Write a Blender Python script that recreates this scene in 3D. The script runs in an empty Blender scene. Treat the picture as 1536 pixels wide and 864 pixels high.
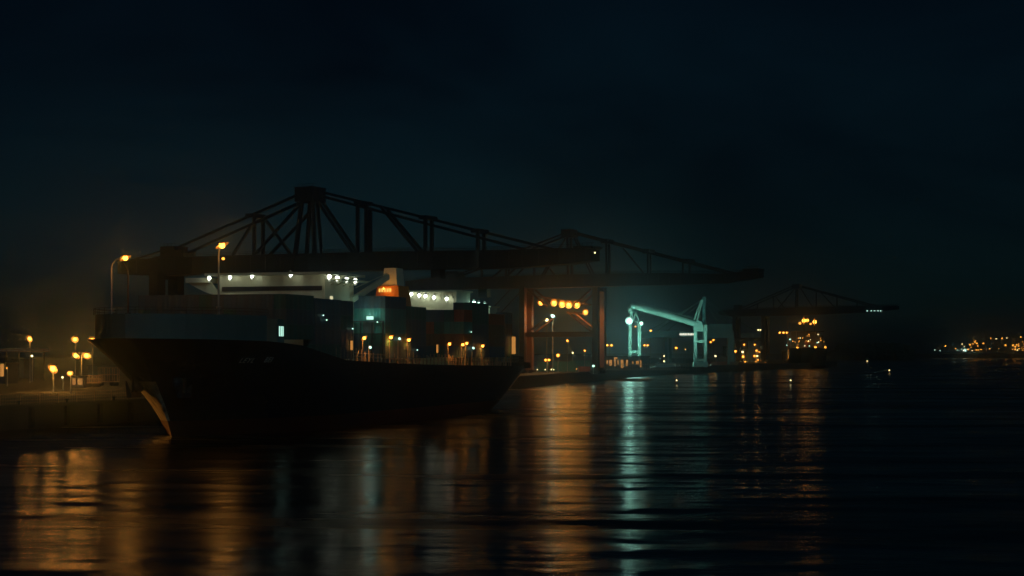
import bpy, bmesh, math, random
from mathutils import Vector, Matrix
random.seed(7)
S = bpy.context.scene
COL = S.collection

# ---------------------------------------------------------------- camera, sky, exposure
F, CX, HY, H = 2600.0, 768.0, 527.0, 15.0        # focal length in photo pixels, centre, horizon row, eye height (m)
cam = bpy.data.cameras.new('camera'); camo = bpy.data.objects.new('camera', cam); COL.objects.link(camo)
camo.location = (0, 0, H); camo.rotation_euler = (math.radians(90), 0, 0)
cam.sensor_width = 36; cam.lens = 36 * F / 1536; cam.shift_y = (HY - 432) / 1536
cam.clip_start = 1; cam.clip_end = 30000
S.camera = camo

W = bpy.data.worlds.new('World'); S.world = W; W.use_nodes = True
nt = W.node_tree; nt.nodes.clear()
out = nt.nodes.new('ShaderNodeOutputWorld'); bg = nt.nodes.new('ShaderNodeBackground')
sky = nt.nodes.new('ShaderNodeTexSky'); sky.sky_type = 'NISHITA'; sky.sun_disc = False
SUN_EL, SUN_ROT = math.radians(24), math.radians(155)
sky.sun_elevation = SUN_EL; sky.sun_rotation = SUN_ROT; sky.air_density = 1.0; sky.dust_density = 0.3; sky.ozone_density = 3
tint = nt.nodes.new('ShaderNodeMixRGB'); tint.blend_type = 'MULTIPLY'; tint.inputs[0].default_value = 1
tint.inputs[2].default_value = (0.22, 0.66, 0.88, 1)
# thin uneven cloud over the night sky
wtc = nt.nodes.new('ShaderNodeTexCoord'); wmp = nt.nodes.new('ShaderNodeMapping'); wmp.inputs['Scale'].default_value = (2.2, 2.2, 5.5); wmp.inputs['Rotation'].default_value = (0.25, 0.35, 0)
wno = nt.nodes.new('ShaderNodeTexNoise'); wno.inputs['Scale'].default_value = 1.6; wno.inputs['Detail'].default_value = 6; wno.inputs['Distortion'].default_value = 0.6
wrp = nt.nodes.new('ShaderNodeValToRGB'); wrp.color_ramp.elements[0].position = 0.33; wrp.color_ramp.elements[1].position = 0.72
wrp.color_ramp.elements[0].color = (0.5, 0.52, 0.56, 1); wrp.color_ramp.elements[1].color = (1.75, 1.55, 1.4, 1)
cl = nt.nodes.new('ShaderNodeMixRGB'); cl.blend_type = 'MULTIPLY'; cl.inputs[0].default_value = 1
nt.links.new(wtc.outputs['Generated'], wmp.inputs[0]); nt.links.new(wmp.outputs[0], wno.inputs['Vector']); nt.links.new(wno.outputs[0], wrp.inputs[0])
nt.links.new(sky.outputs[0], tint.inputs[1]); nt.links.new(tint.outputs[0], cl.inputs[1]); nt.links.new(wrp.outputs[0], cl.inputs[2]); nt.links.new(cl.outputs[0], bg.inputs[0])
SKY_STRENGTH = 0.00125                            # a night sky: sun as high as the added fill, far below daylight
bg.inputs[1].default_value = SKY_STRENGTH
nt.links.new(bg.outputs[0], out.inputs[0])

night_fill = bpy.data.lights.new('night_fill', 'SUN'); night_fill.energy = 0.11; night_fill.angle = math.radians(10); night_fill.color = (0.42, 0.88, 1)  # added cool fill from behind the camera, lifts the container faces
night_fillo = bpy.data.objects.new('night_fill', night_fill); COL.objects.link(night_fillo)
night_fillo.rotation_euler = (math.radians(66), 0, math.radians(25))

S.view_settings.view_transform = 'Standard'; S.view_settings.look = 'None'
S.view_settings.exposure = 0; S.view_settings.gamma = 1; S.view_settings.use_curve_mapping = False
S.render.engine = 'CYCLES'
cy = S.cycles
cy.max_bounces = 5; cy.diffuse_bounces = 2; cy.glossy_bounces = 3; cy.volume_bounces = 0; cy.transmission_bounces = 2
cy.caustics_reflective = False; cy.caustics_refractive = False
cy.sample_clamp_indirect = 1.5; cy.sample_clamp_direct = 12; cy.use_denoising = True; cy.use_light_tree = True
try: cy.denoiser = 'OPENIMAGEDENOISE'
except Exception: pass

def P(px, py, Y):                                  # a photo pixel at depth Y -> a point in the place
    return Vector(((px - CX) / F * Y, Y, H + (HY - py) / F * Y))
def X(px, Y): return (px - CX) / F * Y
def lerp(a, b, t): return a + (b - a) * t
def table(tb, x):
    if x <= tb[0][0]: return tb[0][1]
    for (a, b), (c, d) in zip(tb, tb[1:]):
        if x <= c: return lerp(b, d, (x - a) / (c - a))
    return tb[-1][1]

# ---------------------------------------------------------------- materials
MATS = {}
def paint(name, col, rough=0.55, metal=0.0, wear=0.35, wearcol=None, scale=0.6, bump=0.15, spec=0.4, streak=False):
    m = bpy.data.materials.new(name); m.use_nodes = True; t = m.node_tree; b = t.nodes['Principled BSDF']
    b.inputs['Roughness'].default_value = rough; b.inputs['Metallic'].default_value = metal
    b.inputs['Specular IOR Level'].default_value = spec
    tc = t.nodes.new('ShaderNodeTexCoord'); mp = t.nodes.new('ShaderNodeMapping')
    if streak: mp.inputs['Scale'].default_value = (1, 1, 0.12)
    n = t.nodes.new('ShaderNodeTexNoise'); n.inputs['Scale'].default_value = scale; n.inputs['Detail'].default_value = 6
    t.links.new(tc.outputs['Object'], mp.inputs[0]); t.links.new(mp.outputs[0], n.inputs['Vector'])
    r = t.nodes.new('ShaderNodeValToRGB'); r.color_ramp.elements[0].position = 0.42; r.color_ramp.elements[1].position = 0.72
    wc = wearcol or tuple(c * 0.45 for c in col)
    r.color_ramp.elements[0].color = (*col, 1)
    r.color_ramp.elements[1].color = (*[lerp(c, w, wear) for c, w in zip(col, wc)], 1)
    t.links.new(n.outputs[0], r.inputs[0]); t.links.new(r.outputs[0], b.inputs['Base Color'])
    if bump:
        bp = t.nodes.new('ShaderNodeBump'); bp.inputs['Strength'].default_value = bump; bp.inputs['Distance'].default_value = 0.05
        n2 = t.nodes.new('ShaderNodeTexNoise'); n2.inputs['Scale'].default_value = scale * 5; n2.inputs['Detail'].default_value = 4
        t.links.new(mp.outputs[0], n2.inputs['Vector']); t.links.new(n2.outputs[0], bp.inputs['Height'])
        t.links.new(bp.outputs[0], b.inputs['Normal'])
    MATS[name] = m; return m
def glow(name, col, strength):
    m = bpy.data.materials.new(name); m.use_nodes = True; t = m.node_tree; b = t.nodes['Principled BSDF']
    b.inputs['Base Color'].default_value = (0.02, 0.02, 0.02, 1)
    b.inputs['Emission Color'].default_value = (*col, 1); b.inputs['Emission Strength'].default_value = strength
    m.cycles.emission_sampling = 'NONE'
    MATS[name] = m; return m

RUST = (0.16, 0.06, 0.025)
M_HULL = paint('hull_paint', (0.010, 0.016, 0.026), 0.16, wear=0.5, wearcol=(0.03, 0.022, 0.018), scale=0.25, bump=0.25, streak=True)
M_BOOT = paint('red_antifouling', (0.09, 0.014, 0.010), 0.5, wear=0.6, wearcol=(0.07, 0.03, 0.02), scale=0.5, streak=True)
M_BOWGLEAM = paint('painted_bow_gleam', (0.50, 0.42, 0.32), 0.35, wear=0.97, wearcol=(0.03, 0.03, 0.035), scale=0.9, bump=0.3, streak=True)  # pale streaks stand in for lamplight reflected on the bow
M_BULW = paint('teal_grey_paint', (0.10, 0.18, 0.18), 0.5, wear=0.4, wearcol=(0.14, 0.2, 0.2), scale=0.4, streak=True)
M_WHITE = paint('white_ship_paint', (0.74, 0.74, 0.56), 0.45, wear=0.35, wearcol=(0.45, 0.36, 0.26), scale=0.35, streak=True)
M_ORANGE = paint('orange_funnel_paint', (0.75, 0.22, 0.02), 0.45, wear=0.3)
M_DARK = paint('dark_steel', (0.035, 0.04, 0.045), 0.55, metal=0.2, wear=0.4, wearcol=RUST)
M_GALV = paint('galvanised_steel', (0.42, 0.42, 0.40), 0.45, metal=0.4, wear=0.4)
M_RAIL = paint('rusty_rail_paint', (0.48, 0.34, 0.22), 0.6, wear=0.6, wearcol=RUST, scale=2)
M_CRANE = paint('red_crane_paint', (0.085, 0.036, 0.030), 0.5, wear=0.5, wearcol=(0.10, 0.05, 0.035), scale=0.3, streak=True)
M_CRANEN = paint('navy_crane_paint', (0.016, 0.022, 0.034), 0.5, wear=0.5, wearcol=(0.03, 0.02, 0.02), scale=0.3, streak=True)
M_TEAL = paint('pale_crane_paint', (0.45, 0.66, 0.60), 0.5, wear=0.4, wearcol=(0.28, 0.4, 0.36), scale=0.3, streak=True)
M_TEALD = paint('dark_teal_crane_paint', (0.12, 0.26, 0.27), 0.55, wear=0.4, scale=0.3)
M_CONC = paint('quay_concrete', (0.075, 0.07, 0.062), 0.85, wear=0.7, wearcol=(0.04, 0.036, 0.03), scale=0.15, bump=0.5)
M_WALL = paint('quay_wall_concrete', (0.055, 0.05, 0.048), 0.8, wear=0.8, wearcol=(0.03, 0.03, 0.028), scale=0.25, bump=0.6, streak=True)
M_SHED = paint('shed_cladding', (0.10, 0.10, 0.10), 0.7, wear=0.5, scale=0.3, streak=True)
M_LAND = paint('far_land', (0.05, 0.055, 0.045), 0.9, wear=0.6, scale=0.01, bump=0)
M_TREE = paint('far_foliage', (0.04, 0.06, 0.035), 0.9, wear=0.6, scale=0.05, bump=0)
M_RUB = paint('black_rubber', (0.015, 0.015, 0.015), 0.8)
M_LETTER = paint('faded_white_lettering', (0.6, 0.58, 0.52), 0.6, wear=0.8, scale=1.2, bump=0)

SOD = (1.0, 0.36, 0.04)
SODL = (1.0, 0.40, 0.06)
WHT = (0.92, 1.0, 0.78)
TEA = (0.55, 1.0, 0.80)
E_SOD = glow('sodium_bulb', SOD, 8.5)
E_SODM = glow('small_sodium_bulb', SOD, 2.6)
E_SODF = glow('far_sodium_bulb', SOD, 6.0)
E_WHT = glow('white_flood_bulb', WHT, 9.0)
E_TEA = glow('mercury_bulb', TEA, 9.0)
E_TEAM = glow('small_mercury_bulb', TEA, 2.2)
E_YEL = glow('warm_white_bulb', (1.0, 0.8, 0.36), 4.0)
E_WIN = glow('lit_window_green', (0.55, 1.0, 0.82), 1.1)
E_WINO = glow('lit_window_amber', (1.0, 0.42, 0.09), 0.55)
BULBMAT = {'sod': E_SOD, 'sodm': E_SODM, 'sodf': E_SODF, 'wht': E_WHT, 'tea': E_TEA, 'team': E_TEAM, 'yel': E_YEL}
HALOMAT = {'sod': (glow('sodium_halo', (1.0, 0.33, 0.03), 2.2), glow('sodium_halo_rim', (1.0, 0.26, 0.015), 0.6)),
           'wht': (glow('flood_halo', WHT, 2.0), glow('flood_halo_rim', WHT, 0.35)), 'tea': (glow('mercury_halo', TEA, 2.0), glow('mercury_halo_rim', TEA, 0.5))}  # dish rings glow to imitate the halo round each bulb
BULBCOL = {'sod': SODL, 'sodm': SODL, 'sodf': SODL, 'wht': (0.95, 1.0, 0.56), 'tea': (0.42, 1.0, 0.80), 'team': (0.42, 1.0, 0.8), 'yel': (1, 0.75, 0.35)}

# ---------------------------------------------------------------- mesh building
class MB:
    def __init__(s): s.v = []; s.f = []; s.m = []
    def quadbox(s, c, mi=0):                       # 8 corners: bottom 4 then top 4
        o = len(s.v); s.v += [tuple(p) for p in c]
        for q in ((0, 3, 2, 1), (4, 5, 6, 7), (0, 1, 5, 4), (1, 2, 6, 5), (2, 3, 7, 6), (3, 0, 4, 7)):
            s.f.append(tuple(o + i for i in q)); s.m.append(mi)
    def box(s, x0, x1, y0, y1, z0, z1, mi=0):
        s.quadbox([(x0, y0, z0), (x1, y0, z0), (x1, y1, z0), (x0, y1, z0), (x0, y0, z1), (x1, y0, z1), (x1, y1, z1), (x0, y1, z1)], mi)
    def beam(s, a, b, w, h=None, mi=0, w2=None):   # rectangular bar from a to b
        a, b = Vector(a), Vector(b); d = (b - a).normalized(); h = h or w
        up = Vector((0, 0, 1)) if abs(d.z) < 0.95 else Vector((1, 0, 0))
        r = d.cross(up).normalized(); u = r.cross(d).normalized(); k = (w2 / w) if w2 else 1
        c = [a - r * w / 2 - u * h / 2, a + r * w / 2 - u * h / 2, a + r * w / 2 + u * h / 2, a - r * w / 2 + u * h / 2]
        e = [b - (r * w / 2 + u * h / 2) * k, b + (r * w / 2 - u * h / 2) * k, b + (r * w / 2 + u * h / 2) * k, b - (r * w / 2 - u * h / 2) * k]
        s.quadbox(c + e, mi)
    def tube(s, a, b, r0, r1=None, n=8, mi=0, cap=True):
        a, b = Vector(a), Vector(b); d = (b - a).normalized(); r1 = r0 if r1 is None else r1
        up = Vector((0, 0, 1)) if abs(d.z) < 0.95 else Vector((1, 0, 0))
        p = d.cross(up).normalized(); q = p.cross(d)
        o = len(s.v)
        for c, r in ((a, r0), (b, r1)):
            for i in range(n):
                t = 2 * math.pi * i / n; s.v.append(tuple(c + p * math.cos(t) * r + q * math.sin(t) * r))
        for i in range(n):
            j = (i + 1) % n; s.f.append((o + i, o + j, o + n + j, o + n + i)); s.m.append(mi)
        if cap:
            s.f.append(tuple(o + i for i in range(n))[::-1]); s.m.append(mi)
            s.f.append(tuple(o + n + i for i in range(n))); s.m.append(mi)
    def path(s, pts, r, n=8, mi=0):
        for a, b in zip(pts, pts[1:]): s.tube(a, b, r, r, n, mi)
    def prism(s, poly, axis, a, b, mi=0):          # polygon (2-D) extruded along axis 'y' or 'z'
        o = len(s.v); n = len(poly)
        for t in (a, b):
            for (p, q) in poly: s.v.append((p, t, q) if axis == 'y' else (p, q, t))
        s.f.append(tuple(range(o, o + n))); s.m.append(mi)
        s.f.append(tuple(range(o + n, o + 2 * n))[::-1]); s.m.append(mi)
        for i in range(n):
            j = (i + 1) % n; s.f.append((o + i, o + j, o + n + j, o + n + i)); s.m.append(mi)
    def ball(s, c, rx, ry, rz, nu=10, nv=6, mi=0):
        o = len(s.v); c = Vector(c)
        s.v.append(tuple(c + Vector((0, 0, rz))))
        for j in range(1, nv):
            ph = math.pi * j / nv
            for i in range(nu):
                th = 2 * math.pi * i / nu
                s.v.append((c.x + rx * math.sin(ph) * math.cos(th), c.y + ry * math.sin(ph) * math.sin(th), c.z + rz * math.cos(ph)))
        s.v.append(tuple(c - Vector((0, 0, rz)))); e = len(s.v) - 1
        for i in range(nu):
            k = (i + 1) % nu
            s.f.append((o, o + 1 + i, o + 1 + k)); s.m.append(mi)
            s.f.append((e, o + 1 + (nv - 2) * nu + k, o + 1 + (nv - 2) * nu + i)); s.m.append(mi)
            for j in range(nv - 2):
                a = o + 1 + j * nu
                s.f.append((a + i, a + nu + i, a + nu + k, a + k)); s.m.append(mi)
    def mesh(s, name, mats, smooth=False, fix=True):
        me = bpy.data.meshes.new(name); me.from_pydata(s.v, [], s.f)
        for m in (mats if isinstance(mats, (list, tuple)) else [mats]): me.materials.append(m)
        me.polygons.foreach_set('material_index', s.m)
        if fix:
            bm = bmesh.new(); bm.from_mesh(me); bmesh.ops.recalc_face_normals(bm, faces=bm.faces); bm.to_mesh(me); bm.free()
        if smooth: me.polygons.foreach_set('use_smooth', [True] * len(me.polygons))
        me.update(); return me
    def build(s, name, mats, parent=None, smooth=False, loc=(0, 0, 0), rz=0):
        return put(name, s.mesh(name, mats, smooth), parent, loc, rz)

def put(name, data, parent=None, loc=(0, 0, 0), rz=0):
    o = bpy.data.objects.new(name, data); COL.objects.link(o)
    if parent is not None: o.parent = parent
    o.location = loc; o.rotation_euler = (0, 0, rz); return o
def tag(o, label, cat, group=None):
    o['label'] = label; o['category'] = cat
    if group: o['group'] = group
    return o
def thing(name, label, cat, loc=(0, 0, 0), rz=0, group=None):
    return tag(put(name, None, None, loc, rz), label, cat, group)
def kind(o, k): o['kind'] = k; return o

BULB = {}
def lamp(parent, loc, r, key, power=0, name='lamp', rl=None, spot=None, down=False, dish=True):
    """a glowing lamp (mesh) and, when it lights its surroundings, its light."""
    k = (round(r, 2), key, dish)
    if k not in BULB:
        b = MB()
        if key in ('sod', 'wht', 'tea') and dish:              # bulb in a shallow dish, its glowing rings painted in as halo
            b.ball((0, 0, 0), r * .72, r * .72, r * .66); n = 14; o_ = len(b.v)
            for rad, yy in ((.6, .30), (1.12, .22), (1.6, -.02)):
                for i in range(n): t_ = 2 * math.pi * i / n; b.v.append((rad * r * math.cos(t_), yy * r, rad * r * math.sin(t_)))
            for j in (0, 1):
                for i in range(n): a_ = o_ + j * n; b.f.append((a_ + i, a_ + (i + 1) % n, a_ + n + (i + 1) % n, a_ + n + i)); b.m.append(1 + j)
            b.f.append(tuple(range(o_, o_ + n))); b.m.append(1)
            BULB[k] = b.mesh('lamp_bulb', [BULBMAT[key], *HALOMAT[key]], True, fix=False)
        else:
            b.ball((0, 0, 0), r, r, r * 0.85); BULB[k] = b.mesh('lamp_bulb', BULBMAT[key], True)
    o = put(name, BULB[k], parent, loc) if name else None
    if down and power:                             # a shielded fitting: most of its light goes down
        lamp(parent, loc, r, key, power, None, rl, ((0, 0, -1), down if down > 1 else 180)); power *= 0.05 if down > 1 else 0.12
    if power:
        d = bpy.data.lights.new('lamp_light', 'SPOT' if spot else 'POINT'); d.energy = power; d.color = BULBCOL[key]
        d.shadow_soft_size = rl or r * 1.15
        l = put('lamp_light', d, parent, loc)
        if spot:
            d.spot_size = math.radians(spot[1]); d.spot_blend = 0.3 if spot[1] == 180 else 0.6
            l.rotation_euler = (Vector(spot[0])).to_track_quat('-Z', 'Y').to_euler()
    return o

# ---------------------------------------------------------------- water, land, haze
def water_material():
    m = bpy.data.materials.new('harbour_water'); m.use_nodes = True; t = m.node_tree; b = t.nodes['Principled BSDF']
    b.inputs['Base Color'].default_value = (0.002, 0.005, 0.008, 1); b.inputs['Roughness'].default_value = 0.12; b.inputs['IOR'].default_value = 1.33
    tc = t.nodes.new('ShaderNodeTexCoord')
    def noise(sx, sy, rot, detail, rough=0.55):
        mp = t.nodes.new('ShaderNodeMapping'); mp.inputs['Scale'].default_value = (sx, sy, 1); mp.inputs['Rotation'].default_value = (0, 0, rot)
        n = t.nodes.new('ShaderNodeTexNoise'); n.inputs['Scale'].default_value = 1; n.inputs['Detail'].default_value = detail; n.inputs['Roughness'].default_value = rough
        t.links.new(tc.outputs['Object'], mp.inputs[0]); t.links.new(mp.outputs[0], n.inputs['Vector']); return n.outputs[0]
    def bump(h, dist, prev=None, st=1.0):
        bp = t.nodes.new('ShaderNodeBump'); bp.inputs['Strength'].default_value = st; bp.inputs['Distance'].default_value = dist
        t.links.new(h, bp.inputs['Height'])
        if prev: t.links.new(prev, bp.inputs['Normal'])
        return bp.outputs[0]
    c = bump(noise(0.25, 0.9, -0.06, 3), 0.05)             # wavelets
    e = bump(noise(0.8, 2.4, 0.0, 3), 0.04, c)                # ripples
    t.links.new(e, b.inputs['Normal'])
    rr = t.nodes.new('ShaderNodeMapRange')                     # wind-ruffled patches between calmer slicks
    rr.inputs['From Min'].default_value = 0.36; rr.inputs['From Max'].default_value = 0.62; rr.inputs['To Min'].default_value = 0.07; rr.inputs['To Max'].default_value = 0.29
    t.links.new(noise(0.010, 0.045, 0.07, 5, 0.62), rr.inputs['Value']); t.links.new(rr.outputs[0], b.inputs['Roughness'])
    return m
M_WATER = water_material()
def water_sheet():
    # one sheet to the horizon; its near part carries real long-crested harbour waves
    import numpy as np
    rg = np.random.RandomState(5)
    ys = np.concatenate([[-200, 0, 60], np.geomspace(95, 2300, 1000), [2600, 3200, 4500, 7000, 10000]])
    ts = np.linspace(-1, 1, 300)
    Yg, Tg = np.meshgrid(ys, ts, indexing='ij')
    Xg = Tg * (np.maximum(Yg, 60) * 0.40 + 12)
    Z = np.zeros_like(Xg)
    for i in range(34):
        lam = 3.2 * (30 / 3.2) ** rg.rand(); k = 2 * np.pi / lam; a = rg.normal(0, 0.30) + 0.06; ph = rg.rand() * 7
        amp = 0.0105 * lam ** 0.9 / k ** 0.0 * 0.1 * (1.0 if lam < 14 else 0.6)
        cut = np.clip((lam / 2.4 - Yg * 0.0034) / (Yg * 0.0034 + .01), 0, 1)          # drop waves the grid cannot carry
        mod = 0.65 + 0.35 * np.sin(Xg * 2 * np.pi / (lam * rg.uniform(7, 16)) + Yg * 2 * np.pi / (lam * rg.uniform(5, 12)) + rg.rand() * 7)
        Z += amp * WAVE * mod * cut * np.sin(k * (Xg * np.sin(a) + Yg * np.cos(a)) + ph)
    Z *= np.clip((2300 - Yg) / 1200, 0, 1) * np.clip((1.02 - np.abs(Tg)) / .06, 0, 1) * (Yg > 94)
    Xg[:, 0] = -9000; Xg[:, -1] = 9000
    nr, nc = Xg.shape
    co = np.stack([Xg, Yg, Z], -1).reshape(-1, 3)
    ii = (np.arange(nr - 1)[:, None] * nc + np.arange(nc - 1)[None]).reshape(-1)
    q_ = np.stack([ii, ii + 1, ii + nc + 1, ii + nc], -1)
    me = bpy.data.meshes.new('water'); me.vertices.add(len(co)); me.vertices.foreach_set('co', co.ravel().astype('f'))
    me.loops.add(q_.size); me.loops.foreach_set('vertex_index', q_.ravel().astype('i'))
    me.polygons.add(len(q_)); me.polygons.foreach_set('loop_start', (np.arange(len(q_)) * 4).astype('i'))
    me.polygons.foreach_set('use_smooth', np.ones(len(q_), bool))
    me.materials.append(M_WATER); me.update(calc_edges=True); return me
WAVE = 2.0
kind(put('water', water_sheet()), 'structure')

QZ = 4.5                                                       # quay level
edge = [(-190, 66), (-96, 325), (-82, 364), (-50, 455), (-24, 590), (8, 740), (37, 867), (68, 1000), (93, 1114), (194, 1393), (262, 1540), (330, 1760), (330, 2400), (120, 3200)]
poly = edge + [(-2500, 3400), (-2500, 66)]
q = MB(); q.prism(poly, 'z', -0.8, QZ)
for k in range(len(q.f)): q.m[k] = 1 if k >= 2 else 0
kind(q.build('quay_ground', [M_CONC, M_WALL]), 'structure')
# capping kerb along the edge
q = MB()
for (a, b) in zip(edge[:-2], edge[1:-1]):
    d = (Vector(b) - Vector(a)).normalized(); nrm = Vector((-d.y, d.x)) * 0.45
    a2, b2 = Vector(a) + nrm - d * 0.0, Vector(b) + nrm
    q.beam((a2.x, a2.y, QZ + 0.13), (b2.x, b2.y, QZ + 0.13), 0.6, 0.25)
kind(q.build('kerb', M_CONC), 'structure')
def edge_at(Y, inset=0):
    return table([(y, x) for x, y in edge], Y) - inset

fs = MB()
pts = [(150, 4150), (600, 4050), (900, 3990), (1150, 3960), (1500, 3980), (1900, 4040), (1900, 4900), (150, 4900)]
fs.prism(pts, 'z', -0.8, 9)
kind(fs.build('far_shore', M_LAND), 'structure')

def wooded_hill(name, px0, px1, Y, py, seed, label):
    r = random.Random(seed); b = MB(); n = 90
    x0, x1 = X(px0, Y), X(px1, Y); hz = H + (HY - py) / F * Y
    for i in range(n):
        t = i / (n - 1); env = min(1, 3.5 * t + 0.25, 6 * (1 - t) + 0.35)
        for d in range(3):
            rr = r.uniform(7, 14); z = hz * env * r.uniform(0.72, 1.0) - rr
            b.ball((lerp(x0, x1, t) + r.uniform(-6, 6), Y + d * 22 + r.uniform(-8, 8), max(z, 2)), rr * 1.3, rr, rr, 9, 6)
    for v in range(len(b.v)):
        x, y, z = b.v[v]; b.v[v] = (x + r.uniform(-1.6, 1.6), y + r.uniform(-1.6, 1.6), z + r.uniform(-1.6, 1.6))
    b.box(x0, x1, Y - 5, Y + 70, -0.8, hz * 0.45)
    o = b.build(name, M_TREE); o['label'] = label; o['category'] = 'woodland'; return kind(o, 'stuff')
wooded_hill('woods', 1252, 1362, 3100, 514, 3, 'dark wooded headland across the water beyond the far ship')

hz = MB(); hz.box(-9400, 9400, -300, 10400, -1.6, 88)
hm = bpy.data.materials.new('night_haze'); hm.use_nodes = True; t = hm.node_tree; t.nodes.clear()
mo = t.nodes.new('ShaderNodeOutputMaterial'); pv = t.nodes.new('ShaderNodeVolumePrincipled')
pv.inputs['Color'].default_value = (0.6, 0.82, 1.0, 1); pv.inputs['Density'].default_value = 0.00031; pv.inputs['Anisotropy'].default_value = 0.96
t.links.new(pv.outputs[0], mo.inputs['Volume'])
kind(hz.build('haze', hm), 'stuff')

# ---------------------------------------------------------------- ships
def hull_mesh(L, B, top, stem, stern, Le, run, zs, boot, name):
    """a ship's hull: rows at fixed heights, then two rows up to the sheer line"""
    ts = [0, .002, .005, .01, .017, .026, .038, .052, .07, .09, .115, .145, .18, .22, .27, .33, .4, .5, .6, .7, .78, .84, .89, .93, .96, .985, 1.0]
    def hb(u, z):
        k = max(0, min(1, z / (zs[-1] * 1.73)))
        d = u - table(stem, z); x = max(0, min(1, d / lerp(Le[0], Le[1], k ** 1.3)))
        g = (1 - (1 - x) ** 2.1) ** lerp(1.0, 0.55, k)
        e = table(stern, z) - u; y = max(0, min(1, e / run)); s = lerp(lerp(0.30, 0.80, k), 1, 1 - (1 - y) ** 2.2)
        return B / 2 * min(g, 1) * s
    rows = []                                                  # rows[j][i] = (u, half breadth, z)
    for j in range(len(zs) + 2):
        row = []
        for tt in ts:
            u = 0
            if j < len(zs): z = zs[j]
            else:
                uu = lerp(table(stem, 17), table(stern, 12), tt); zt = top(uu); z = lerp(zs[-1], zt, (j - len(zs) + 1) / 2)
            u = lerp(table(stem, z), table(stern, z), tt)
            row.append((u, hb(u, z), z))
        rows.append(row)
    b = MB(); n = len(ts); nr = len(rows)
    for side in (1, -1):
        for row in rows:
            for (u, h, z) in row: b.v.append((u, side * h, z))
    for sd in (0, 1):
        o = sd * n * nr
        for j in range(nr - 1):
            for i in range(n - 1):
                a = o + j * n + i; b.f.append((a, a + 1, a + n + 1, a + n)); b.m.append(1 if rows[j + 1][0][2] <= boot + 0.01 else 0)
    o2 = n * nr
    for i in range(n - 1):
        a = (nr - 1) * n + i; b.f.append((a, a + 1, o2 + a + 1, o2 + a)); b.m.append(2)
        b.f.append((i, i + 1, o2 + i + 1, o2 + i)); b.m.append(1)
    for j in range(nr - 1):
        a = j * n + n - 1; b.f.append((a, a + n, o2 + a + n, o2 + a)); b.m.append(1 if rows[j + 1][0][2] <= boot + 0.01 else 0)
    me = bpy.data.meshes.new(name); me.from_pydata(b.v, [], b.f); me.polygons.foreach_set('material_index', b.m)
    bm = bmesh.new(); bm.from_mesh(me); bmesh.ops.remove_doubles(bm, verts=bm.verts, dist=0.005)
    bmesh.ops.recalc_face_normals(bm, faces=bm.faces)
    for f in bm.faces: f.smooth = f.material_index != 2
    for e in bm.edges:
        if len(e.link_faces) == 2 and e.link_faces[0].normal.angle(e.link_faces[1].normal, 0) > 0.7: e.smooth = False
    bm.to_mesh(me); bm.free()
    return me, rows, hb

AX = Vector((0.297, 0.955, 0)); AX.normalize(); NX = Vector((AX.y, -AX.x, 0))
SO = Vector((-59.8, 304.7, 0)); SRZ = math.atan2(AX.y, AX.x)
def ship_pt(u, v, z): return Vector((u, -v, z))                # ship-local: x aft, y starboard; v is positive to port
TOP = lambda u: table([(-20, 17.2), (5, 16.8), (18, 16.2), (26, 14.9), (36, 13.3), (70, 12.3), (112, 11.7), (176, 11.0)], u)
STEM = [(-3, 1.2), (0, 0), (2.8, -1.6), (6, -4.0), (10, -8.0), (14, -12.4), (17, -17.2)]
STERN = [(-3, 157), (0, 160), (3, 168), (6, 175), (9, 180), (12, 182)]
ship = thing('container_ship', 'large dark hulled container ship moored in front of the cranes, bow towards the near quay', 'ship', SO, SRZ)
me, rows, HB = hull_mesh(165, 32, TOP, STEM, STERN, (46, 26), 42, [-0.8, 0, 1.4, 2.8, 4.2, 5.6, 7, 8.4, 9.8], 2.8, 'hull')
for m in (M_HULL, M_BOOT, M_DARK): me.materials.append(m)
me.materials.append(M_BOWGLEAM)
for p_ in me.polygons:                                         # lamplight gleam painted onto the forefoot below the anchor
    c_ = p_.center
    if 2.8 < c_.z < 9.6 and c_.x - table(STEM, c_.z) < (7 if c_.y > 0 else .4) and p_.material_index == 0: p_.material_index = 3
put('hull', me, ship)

# forecastle bulwark, a tall pale wall round the bow
bw = MB(); ring = []
top_row = [(u, h, z) for (u, h, z) in rows[-1] if u < 9.5]
for s_ in (1, -1):
    seq = top_row
    for (u0, h0, z0), (u1, h1, z1) in zip(seq, seq[1:]):
        i0, i1 = max(h0 - 0.9, 0.0), max(h1 - 0.9, 0.0)
        a0, a1 = max(i0 - 0.35, 0), max(i1 - 0.35, 0)
        k = 1.1
        bw.quadbox([(u0 + k, s_ * i0, z0), (u1 + k, s_ * i1, z1), (u1 + k + .3, s_ * a1, z1), (u0 + k + .3, s_ * a0, z0),
                    (u0 + k, s_ * i0, 21.3), (u1 + k, s_ * i1, 21.3), (u1 + k + .3, s_ * a1, 21.3), (u0 + k + .3, s_ * a0, 21.3)])
bul = bw.build('bulwark', M_BULW, ship)
rl = MB()
for s_ in (1, -1):
    for (u0, h0, z0), (u1, h1, z1) in zip(top_row[::1], top_row[1::1]):
        for zz in (21.9, 22.4): rl.tube((u0 + 1, s_ * max(h0 - .7, 0), zz), (u1 + 1, s_ * max(h1 - .7, 0), zz), .04, n=5)
        rl.tube((u1 + 1, s_ * max(h1 - .7, 0), 21.3), (u1 + 1, s_ * max(h1 - .7, 0), 22.4), .04, n=5)
rl.build('handrail', M_DARK, bul)

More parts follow.
